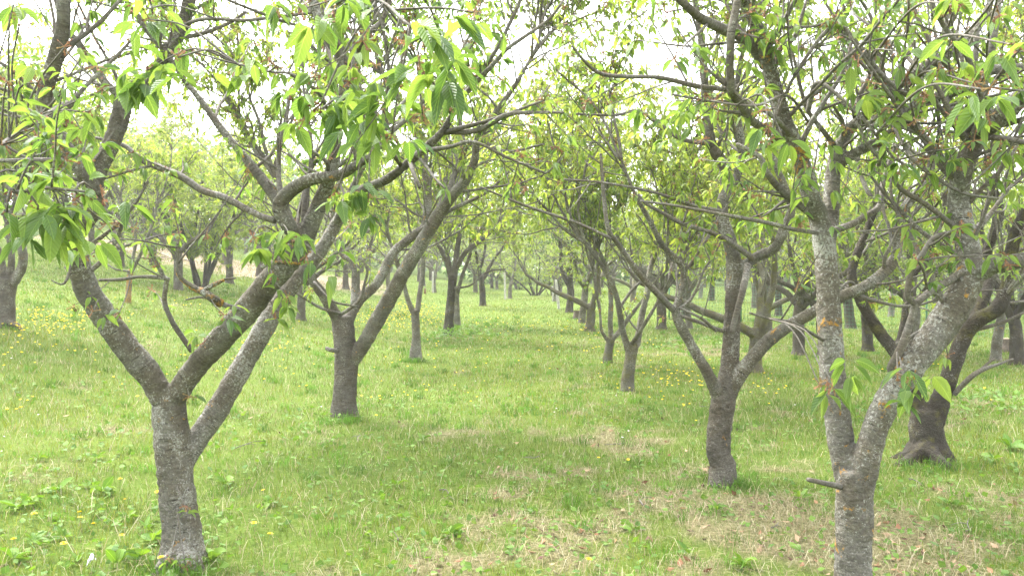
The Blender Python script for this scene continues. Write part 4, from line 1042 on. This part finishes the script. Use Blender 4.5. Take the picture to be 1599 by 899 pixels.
def meadow():
    rng = np.random.default_rng(3)
    g = G()
    x, y = scatter(370000, 2.2, 60, 1.62, rng)
    d = dryness(x, y)
    tall = fbm(x * 1.6 + 70, y * 1.6, 55, 3)
    keep = rng.uniform(size=len(x)) > d * .58
    x, y, d, tall = x[keep], y[keep], d[keep], tall[keep]
    n = len(x)
    far = np.clip((y - 4) / 16, 0, 1)
    h = (0.026 + 0.062 * rng.uniform(0, 1, n) ** 1.6) * (0.55 + 1.0 * tall) * (1 - .45 * d) * (1 + .2 * far)
    w = 0.0026 * (0.7 + .7 * rng.uniform(size=n)) * (1 + 3.0 * far + 3.0 * np.clip((y - 20) / 40, 0, 1))
    col = GREENS[rng.choice(5, n, p=[.34, .26, .16, .14, .10])] * rng.uniform(.8, 1.2, (n, 1))
    patch = fbm(x * .7, y * .7 + 40, 77, 3)[:, None]
    col = col * np.array([.92, .91, .52]) * (0.66 + .6 * patch) * np.where(patch > .5, np.array([1.1, 1.02, .9]), np.array([.95, 1.0, 1.0]))
    st = (rng.uniform(size=n) < .13 + .35 * d)
    col[st] = STRAWS[rng.integers(0, 5, st.sum())] * rng.uniform(.8, 1.15, (st.sum(), 1))
    blades(g, x, y, h, w, rng.uniform(.1, .85, n), col, rng)
    # lush tufts
    m = 1100
    tx, ty = scatter(m, 2.4, 26, 1.3, rng)
    tx = np.concatenate([tx, [PG(536, 658)[0] + a for a in rng.normal(0, .14, 8)], [PG(649, 565)[0] + a for a in rng.normal(0, .10, 10)], [PG(1128, 756)[0] + a for a in rng.normal(0, .12, 12)], [PG(1448, 722)[0] + a for a in rng.normal(0, .22, 14)], [PG(284, 884)[0] + a for a in rng.normal(0, .18, 12)]])
    ty = np.concatenate([ty, [PG(536, 658)[1] - .14 + a for a in rng.normal(0, .05, 8)], [PG(649, 565)[1] - .12 + a for a in rng.normal(0, .04, 10)], [PG(1128, 756)[1] - .12 + a for a in rng.normal(0, .05, 12)], [PG(1448, 722)[1] - .25 + a for a in rng.normal(0, .06, 14)], [PG(284, 884)[1] - .15 + a for a in rng.normal(0, .06, 12)]])
    k = 34
    x = np.repeat(tx, k) + rng.normal(0, .045, len(tx) * k); y = np.repeat(ty, k) + rng.normal(0, .045, len(tx) * k)
    n = len(x); far = np.clip((y - 4) / 16, 0, 1)
    col = (np.array([0.085, 0.185, 0.018]) * np.repeat(rng.uniform(.75, 1.45, len(tx)), k)[:, None]) * rng.uniform(.8, 1.2, (n, 1))
    blades(g, x, y, np.repeat(rng.uniform(.05, .14, len(tx)) , k) * rng.uniform(.5, 1.1, n), .0036 * (1 + 2.2 * far), rng.uniform(.15, .8, n), col, rng)
    tag(g.build('grass', M['grass']), 'short green meadow grass between the rows of trees', 'grass', None, 'stuff')
    # straw thatch lying in the dry places
    g = G()
    x, y = scatter(150000, 2.2, 22, 1.7, rng)
    d = dryness(x, y)
    keep = rng.uniform(size=len(x)) < .16 + .8 * d
    x, y = x[keep], y[keep]; n = len(x)
    far = np.clip((y - 4) / 16, 0, 1)
    col = STRAWS[rng.choice(5, n, p=[.3, .25, .15, .22, .08])] * rng.uniform(.7, 1.2, (n, 1))
    blades(g, x, y, rng.uniform(.03, .12, n), .0024 * (1 + 2.4 * far) * rng.uniform(.6, 1.3, n), rng.uniform(.88, 1.0, n), col, rng, lift=rng.uniform(0, .02, n))
    # a few longer dead stalks
    x, y = scatter(2600, 2.3, 18, 1.4, rng); n = len(x)
    blades(g, x, y, rng.uniform(.12, .26, n), np.full(n, .003), rng.uniform(.6, .99, n), STRAWS[rng.integers(0, 3, n)] * rng.uniform(.8, 1.2, (n, 1)), rng)
    tag(g.build('straw', M['litter']), 'pale dead straw matted in the worn patches of grass', 'straw', None, 'stuff')
    # brown fallen leaves
    g = G()
    x, y = scatter(9000, 2.3, 20, 1.5, rng)
    d = dryness(x, y); keep = rng.uniform(size=len(x)) < (.03 + .8 * d) * np.clip(.45 + x * .22, .1, 1)
    x, y = x[keep], y[keep]; n = len(x)
    s = rng.uniform(.010, .026, n)[:, None]
    c = np.stack([x, y, ground(x, y) + rng.uniform(.008, .035, n)], -1)
    e1 = nrm(rng.normal(0, 1, (n, 3)) * [1, 1, .35]); e2 = nrm(np.cross(e1, [0, 0, 1.0] + rng.normal(0, .4, (n, 3))))
    up = np.cross(e1, e2)
    v = np.stack([c - e1 * s * 1.4, c - e2 * s * .7 + up * s * .35, c + e1 * s * 1.3, c + e2 * s * .7 + up * s * .3], 1).reshape(-1, 3)
    k = np.arange(n)[:, None] * 4
    col = np.array([[.17, .085, .045], [.24, .14, .075], [.10, .06, .04], [.30, .21, .13]])[rng.integers(0, 4, n)]
    g.add(v, None, np.concatenate([k + [[0, 1, 2]], k + [[0, 2, 3]]]), col=np.concatenate([np.repeat(col[:, None], 4, 1), np.ones((n, 4, 1))], -1).reshape(-1, 4))
    tag(g.build('fallen_leaves', M['litter']), 'small brown dead leaves scattered on the worn grass', 'dead leaves', None, 'stuff')
    # low broad-leaved ground cover (clover, plantain)
    g = G()
    x, y = scatter(26000, 2.3, 20, 1.6, rng)
    c = fbm(x * .9 + 11, y * .9, 91, 3) + np.where(x < -.4, .14, 0) * np.clip((5.5 - y) / 2, 0, 1) + np.where((x > 1.2) & (y > 4), .05, 0)
    keep = (c > .52) & (rng.uniform(size=len(x)) < .75); x, y = x[keep], y[keep]; n = len(x)
    p = np.stack([x, y, ground(x, y) + rng.uniform(.008, .05, n)], -1)
    dr = rng.normal(0, 1, (n, 3)); dr[:, 2] = np.abs(dr[:, 2]) * .5 + .25
    leaves(g, p, dr, .05, rng, 1, .5, rng.uniform(0, .8, n), .42)
    # weeds heaped at the mound of the thick dark trunk
    for (px, py, rx, cnt) in ((730, 524, .6, 420), (790, 522, .7, 110), (700, 530, .35, 300), (1085, 545, .8, 300), (1520, 640, .7, 300)):
        q = PG(px, py); xx = q[0] + rng.normal(0, rx, cnt); yy = q[1] + rng.normal(0, .35, cnt)
        p = np.stack([xx, yy, ground(xx, yy) + rng.uniform(.02, .28, cnt) * np.exp(-((xx - q[0]) / rx) ** 2)], -1)
        dr = rng.normal(0, 1, (cnt, 3)); dr[:, 2] = np.abs(dr[:, 2])
        leaves(g, p, dr, .095, rng, 1, .6, rng.uniform(.1, .7, cnt), .3)
    tag(g.build('ground_cover', M['weed']), 'low broad leafed herbs growing through the grass', 'ground cover', None, 'stuff')
meadow()

# --- weed rosettes
def weed(loc, seed, label, n=9, size=.13, group='broad leafed weeds in the grass'):
    rng = np.random.default_rng(seed); g = G()
    a = np.arange(n) * 2.4 + rng.uniform(0, 6); el = rng.uniform(.25, 1.1, n)
    d = np.stack([np.cos(a) * np.cos(el), np.sin(a) * np.cos(el), np.sin(el)], -1)
    leaves(g, np.tile([0, 0, .01], (n, 1)) + d * .012, d, size, rng, 3, .75, rng.uniform(.2, .9, n), .2)
    o = g.build('weed_plant', M['weed']); o.location = [float(q) for q in loc]
    tag(o, label, 'weed', group)
weed(PG(1577, 702), 1, 'large leafy weed standing alone beyond the dark stout tree', 11, .17)
weed(PG(735, 524), 3, 'bushy weed heaped at the foot of the thick dark trunk', 12, .22)
WEEDS = [(228, 832), (238, 850), (160, 770), (50, 790), (90, 770), (145, 762), (200, 812), (30, 800), (100, 845), (20, 880), (120, 882), (185, 885), (215, 880), (50, 850), (330, 880), (60, 720), (150, 720),
         (990, 830), (1075, 870), (1160, 890), (900, 830), (620, 760), (700, 840), (420, 790), (350, 760), (1120, 800), (1480, 790), (1250, 780), (660, 690), (1550, 720)]
for i, (px, py) in enumerate(WEEDS):
    weed(PG(px, py), 50 + i, 'low rosette of broad green leaves in the turf', int(6 + i % 5), .09 + .05 * ((i * 7) % 5) / 5)

# --- flowers
def flower_meshes(detail):
    rng = np.random.default_rng(9)
    st, hd = G(), G()
    H = 0.09
    p, r = resample(np.array([[0, 0, -.01], [.004, .002, H * .5], [.010, 0.004, H]]), np.array([.0022, .0018, .0018]), .03 if detail else .06)
    tube(st, p, r, 5 if detail else 3, rng)
    c = np.array([.010, .004, H])
    if detail:
        for ring, (k, L, el) in enumerate(((22, .020, .15), (18, .017, .5), (12, .012, .95), (7, .008, 1.35))):
            a = np.arange(k) / k * 6.283 + ring * .3
            d = np.stack([np.cos(a) * math.cos(el), np.sin(a) * math.cos(el), np.full(k, math.sin(el))], -1)
            s = np.stack([-np.sin(a), np.cos(a), 0 * a], -1) * .0021
            b = c + d * .002; e = c + d * (L * rng.uniform(.9, 1.1, (k, 1)))
            v = np.stack([b - s * .6, b + s * .6, e + s, e - s], 1).reshape(-1, 3)
            hd.add(v, np.arange(k)[:, None] * 4 + [[0, 1, 2, 3]])
    else:
        a = np.arange(8) / 8 * 6.283
        v = np.vstack([[c + [0, 0, -.006]], c + np.stack([np.cos(a) * .019, np.sin(a) * .019, 0 * a + .003], -1), [c + [0, 0, .010]]])
        j = np.arange(8)
        hd.add(v, None, np.vstack([np.stack([0 * j, 1 + (j + 1) % 8, 1 + j], -1), np.stack([0 * j + 9, 1 + j, 1 + (j + 1) % 8], -1)]))
    return st, hd
st_n, hd_n = flower_meshes(True)
stem_near, head_near = st_n.build('stem', M['stem'], None, True, False), hd_n.build('flower_head', M['yellow'], None, False, False)
def joined_flower(mat_h):
    st, hd = flower_meshes(False)
    me = bpy.data.meshes.new('dandelion')
    n = st.n; v = np.concatenate(st.v + hd.v)
    q = np.concatenate(st.f4); t = np.concatenate(st.f3 + [f + n for f in hd.f3])
    make_mesh(me, v, q, t, {})
    me.materials.append(M['stem']); me.materials.append(mat_h)
    idx = np.concatenate([np.zeros(len(q) + sum(len(f) for f in st.f3), np.int32), np.ones(sum(len(f) for f in hd.f3), np.int32)])
    me.polygons.foreach_set('material_index', idx)
    return me
dand_me, daisy_me = joined_flower(M['yellow']), joined_flower(M['white'])
FG, FL = 'dandelions flowering in the orchard grass', 'small yellow dandelion flower open in the orchard grass'
NEAR = [(188, 766, 'dandelion'), (247, 784, 'x'), (196, 793, 'x'), (127, 818, 'x'), (122, 826, 'x'), (147, 836, 'x'), (96, 872, 'x'), (252, 892, 'x'), (186, 854, 'x'), (396, 834, 'x'), (418, 857, 'x'), (935, 728, 'x'), (980, 730, 'x'), (914, 897, 'x'), (412, 780, 'x'), (18, 868, 'x'), (52, 823, 'x')]
NL = {(247, 784): 'yellow dandelion touching the side of the nearest bank side trunk', (396, 834): 'yellow dandelion alone in the grass past the nearest bank side trunk, the higher of two', (418, 857): 'yellow dandelion alone in the grass past the nearest bank side trunk, the lower of two',
      (935, 728): 'lone dandelion in the ride, farther from the upright brown trunk', (980, 730): 'lone dandelion in the ride, nearer to the upright brown trunk', (914, 897): 'lone dandelion at the very bottom edge of the ride', (252, 892): 'yellow dandelion among sucker leaves at the foot of the nearest trunk', (188, 766): 'yellow dandelion highest of the loose group beside the nearest trunk'}
rf = np.random.default_rng(14)
for px, py, _ in NEAR:
    q = PG(px, py)
    r = empty('dandelion', q); r.rotation_euler = (rf.normal(0, .15), rf.normal(0, .15), rf.uniform(0, 6)); s = rf.uniform(.6, .9); r.scale = (s, s, s)
    tag(r, NL.get((px, py), FL), 'flower', FG)
    for o in (stem_near, head_near):
        c = o.copy(); COL.objects.link(c); c.parent = r
cand = []
for (px, py, sx, sy, n) in ((80, 506, 60, 9, 120), (45, 520, 40, 12, 40), (150, 512, 40, 14, 25), (30, 560, 40, 14, 12), (380, 560, 50, 26, 60), (410, 540, 40, 12, 30), (600, 500, 34, 14, 260), (640, 486, 26, 8, 150), (665, 500, 24, 9, 110), (740, 498, 50, 8, 25), (850, 512, 60, 6, 60), (905, 528, 45, 8, 22), (920, 555, 40, 16, 14),
                            (1060, 606, 40, 16, 55), (1120, 590, 50, 14, 20), (1000, 560, 40, 18, 20), (1180, 610, 60, 16, 20), (640, 625, 70, 14, 14), (740, 570, 80, 20, 14), (300, 480, 40, 10, 20), (760, 508, 20, 4, 12), (20, 645, 25, 8, 8), (130, 600, 100, 20, 12), (1480, 600, 60, 25, 10), (560, 560, 90, 30, 30)):
    for _ in range(n):
        a, b = px + rf.normal(0, sx), py + rf.normal(0, sy)
        if b < 470 or not (-30 < a < 1630): continue
        q = PG(a, b)
        if q[1] < 45: cand.append(q)
cand.sort(key=lambda q: q[1])
for q in cand[:275]:
    o = bpy.data.objects.new('dandelion', dand_me); COL.objects.link(o)
    o.location = [float(a) for a in q]; s = rf.uniform(.7, 1.05); o.scale = (s, s, s); o.rotation_euler = (rf.normal(0, .2), rf.normal(0, .2), rf.uniform(0, 6))
    tag(o, FL, 'flower', FG)
g = G(); base_v = np.array([v.co[:] for v in dand_me.vertices])[-10:]
for q in cand[275:]:
    s = rf.uniform(.9, 1.25)
    j = np.arange(8)
    g.add(base_v * s + q, None, np.vstack([np.stack([0 * j, 1 + (j + 1) % 8, 1 + j], -1), np.stack([0 * j + 9, 1 + j, 1 + (j + 1) % 8], -1)]))
if g.n: tag(g.build('dandelion_drift', M['yellow']), 'far yellow drift of dandelions in the meadow', 'flowers', None, 'stuff')
for (px, py) in ((888, 622), (962, 625), (868, 650), (870, 645), (981, 680), (970, 692), (876, 604), (7, 712), (3, 692), (60, 655), (20, 566), (500, 640), (740, 600), (820, 575), (1240, 640)):
    o = bpy.data.objects.new('daisy', daisy_me); COL.objects.link(o)
    o.location = [float(a) for a in PG(px, py)]; s = rf.uniform(.45, .65); o.scale = (s, s, s); o.rotation_euler = (rf.normal(0, .2), rf.normal(0, .2), rf.uniform(0, 6))
    tag(o, 'tiny white daisy in the short grass', 'flower', 'white daisies in the grass')

# --- small things
def pole(name, label, a, b, r, mat, seed=0, cat='stake', group=None):
    a, b = np.asarray(a, float), np.asarray(b, float)
    o = empty(name, a); tag(o, label, cat, group)
    g = G(); rng = np.random.default_rng(seed)
    p, rr = resample(np.array([[0, 0, -.15], (b - a) * .5 + rng.normal(0, .008, 3), b - a]), np.array([r, r * .95, r * .85]), .1)
    tube(g, p, rr, 8, rng, lump=.05)
    me = g.build(name, mat)
    me.location = o.location
    for k in ('label', 'category', 'group'):
        if k in o: me[k] = o[k]
    bpy.data.objects.remove(o)
    return me
def pole_px(name, label, px0, py0, px1, py1, r, mat, seed):
    a = PG(px0, py0); b = P(px1, py1, a[1])
    return pole(name, label, a, b, r, mat, seed)
pole_px('wooden_stake', 'pale stake standing at the staked tree at the end of the bank side row', 789, 467, 788, 425, .05, M['post'], 1)
pole_px('wooden_stake', 'pale pole leaning on the distant tree beyond the dark bushy one, taller', 873, 482, 868, 437, .055, M['post'], 2)
pole_px('wooden_stake', 'pale short pole beside the taller leaning pole far down the ride', 864, 470, 862, 447, .05, M['post'], 3)
pole_px('wooden_stake', 'pale pole beside the far trunk behind the slender Y tree', 676, 457, 676, 424, .05, M['post'], 4)
pole_px('wooden_stake', 'short reddish brown stake in the grass behind the slender Y tree', 664, 459, 664, 450, .05, M['stake'], 5)

def stump(px, py, label, r, h, seed):
    q = PG(px, py); o = empty('tree_stump', q); tag(o, label, 'stump')
    rng = np.random.default_rng(seed); g = G()
    p, rr = resample(np.array([[0, 0, -.08], [0, 0, .02], [.01, 0, h * .5], [.01, .01, h]]), np.array([r * 1.35, r * 1.2, r, r * .97]), .05)
    tube(g, p, rr, 16, rng, lump=.09, cap=False); g.build('bark', M['stump'], o)
    a = np.arange(16) / 16 * 6.283; c = G()
    rim = np.stack([np.cos(a) * r * .95 + .01, np.sin(a) * r * .95 + .01, 0 * a + h - .004], -1)
    j = np.arange(16)
    c.add(np.vstack([rim, [[.01, .01, h + .01]]]), None, np.stack([j, (j + 1) % 16, 0 * j + 16], -1)); c.build('cut_face', M['cutwood'], o)
stump(903, 498, 'small dark stump beside the straight slim cherry trunk', .16, .26, 1)
stump(1577, 549, 'low dark cut stump near the slanting trunk beyond the stout tree', .22, .26, 2)

# green wire fence beyond the far rows
def wire_fence():
    A, B = PG(1640, 535), PG(1045, 497)
    root = empty('wire_fence', A); tag(root, 'green wire mesh fence with thin posts past the further rows', 'fence')
    L = np.hypot(*(B - A)[:2]); u = (B - A) / L
    n = int(L / 2.4)
    for k in range(n + 1):
        xy = A[:2] + u[:2] * (k * L / n); z = float(ground(*xy))
        g = G(); p = np.array([[xy[0], xy[1], z - .2], [xy[0], xy[1], z + 1.25]]) - A
        tube(g, p, np.array([.022, .022]), 6, rngG); g.build('post', M['wire'], root)
    g = G()
    m = int(L / .10)
    def thin(a, b, r=.0035):
        d = nrm(b - a); s = nrm(np.cross(d, [.3, .5, .8])) * r; t = np.cross(d, s)
        v = np.array([a + s, a - .5 * s + .87 * t, a - .5 * s - .87 * t, b + s, b - .5 * s + .87 * t, b - .5 * s - .87 * t])
        g.add(v, [[0, 1, 4, 3], [1, 2, 5, 4], [2, 0, 3, 5]])
    for k in range(m + 1):
        xy = A[:2] + u[:2] * (k * L / m); z = float(ground(*xy)); thin(np.array([*xy, z + .03]) - A, np.array([*xy, z + 1.13]) - A)
    for hgt in np.arange(.05, 1.16, .1):
        for k in range(n):
            q = [A[:2] + u[:2] * (kk * L / n) for kk in (k, k + 1)]
            thin(*(np.array([*w, float(ground(*w)) + hgt]) - A for w in q))
    g.build('wire_mesh', M['wire'], root)
wire_fence()

# white scrap in the grass
g = G(); q = PG(142, 886)
rs = np.random.default_rng(4); n = 7
uu, vv = np.meshgrid(np.linspace(-1, 1, n), np.linspace(-1, 1, n))
zz = .02 + .018 * np.sin(uu * 2.5 + 1) + .014 * np.cos(vv * 3 + uu) + .02 * (uu > .2) * (uu - .2)
i = (np.arange(n - 1)[:, None] * n + np.arange(n - 1)).ravel()
g.add(np.stack([uu * .019, vv * .015, zz + .02], -1).reshape(-1, 3), np.stack([i, i + 1, i + n + 1, i + n], -1))
g.add(np.stack([uu * .019, vv * .015, zz + .0175], -1).reshape(-1, 3), np.stack([i, i + n, i + n + 1, i + 1], -1))
o = g.build('paper_scrap', M['scrap']); o.location = [float(a) for a in q]
tag(o, 'small crumpled white scrap lying in the grass near the nearest trunk', 'litter')


rt_ = np.random.default_rng(77)
for k, (px, py) in enumerate(((560, 690), (1130, 690), (960, 700), (1430, 760), (700, 780), (1210, 830), (830, 720), (390, 700), (1510, 830), (1000, 790), (620, 850), (1100, 640))):
    q = PG(px, py); g = G(); a = rt_.uniform(0, 6.28); u = np.array([math.cos(a), math.sin(a), 0]); L_ = rt_.uniform(.12, .32)
    c = [u * (t - .5) * L_ + np.array([0, 0, .035]) + rt_.normal(0, .008, 3) for t in (0, .35, .7, 1)]
    p, r = resample(np.array(c), np.array([.0045, .004, .003, .002]), .03); tube(g, p, r, 5, rt_, lump=.1)
    side = nrm(np.cross(u, [0, 0, 1.])) * L_ * .3 + u * L_ * .25
    p, r = resample(np.array([c[1], c[1] + side * .5 + [0, 0, .012], c[1] + side]), np.array([.003, .0025, .0015]), .03); tube(g, p, r, 4, rt_, lump=.1)
    o = g.build('fallen_twig', M['bark_twig']); o.location = [float(v) for v in q]
    tag(o, 'small grey forked twig dropped on the grass', 'twig', 'twigs fallen on the grass')

# ------------------------------------------------------------------ humid spring air
def haze():
    g = G()
    x0, x1, y0, y1, z0, z1 = -1200, 1200, -120, 1900, -30, 24
    v = [(x, y, z) for x in (x0, x1) for y in (y0, y1) for z in (z0, z1)]
    g.add(v, [[0, 1, 3, 2], [4, 6, 7, 5], [0, 4, 5, 1], [2, 3, 7, 6], [0, 2, 6, 4], [1, 5, 7, 3]])
    m, N, L = new_mat('haze_air')
    p = N.new('ShaderNodeVolumePrincipled')
    p.inputs['Color'].default_value = (0.98, 0.98, 1.0, 1)
    p.inputs['Density'].default_value = HAZE
    p.inputs['Anisotropy'].default_value = 0.0
    o = N.new('ShaderNodeOutputMaterial'); L.new(p.outputs[0], o.inputs['Volume'])
    h = g.build('haze', m, None, False); h['kind'] = 'stuff'; h['label'] = 'thin pale haze in the air over the orchard'
HAZE = 0.0013
haze()
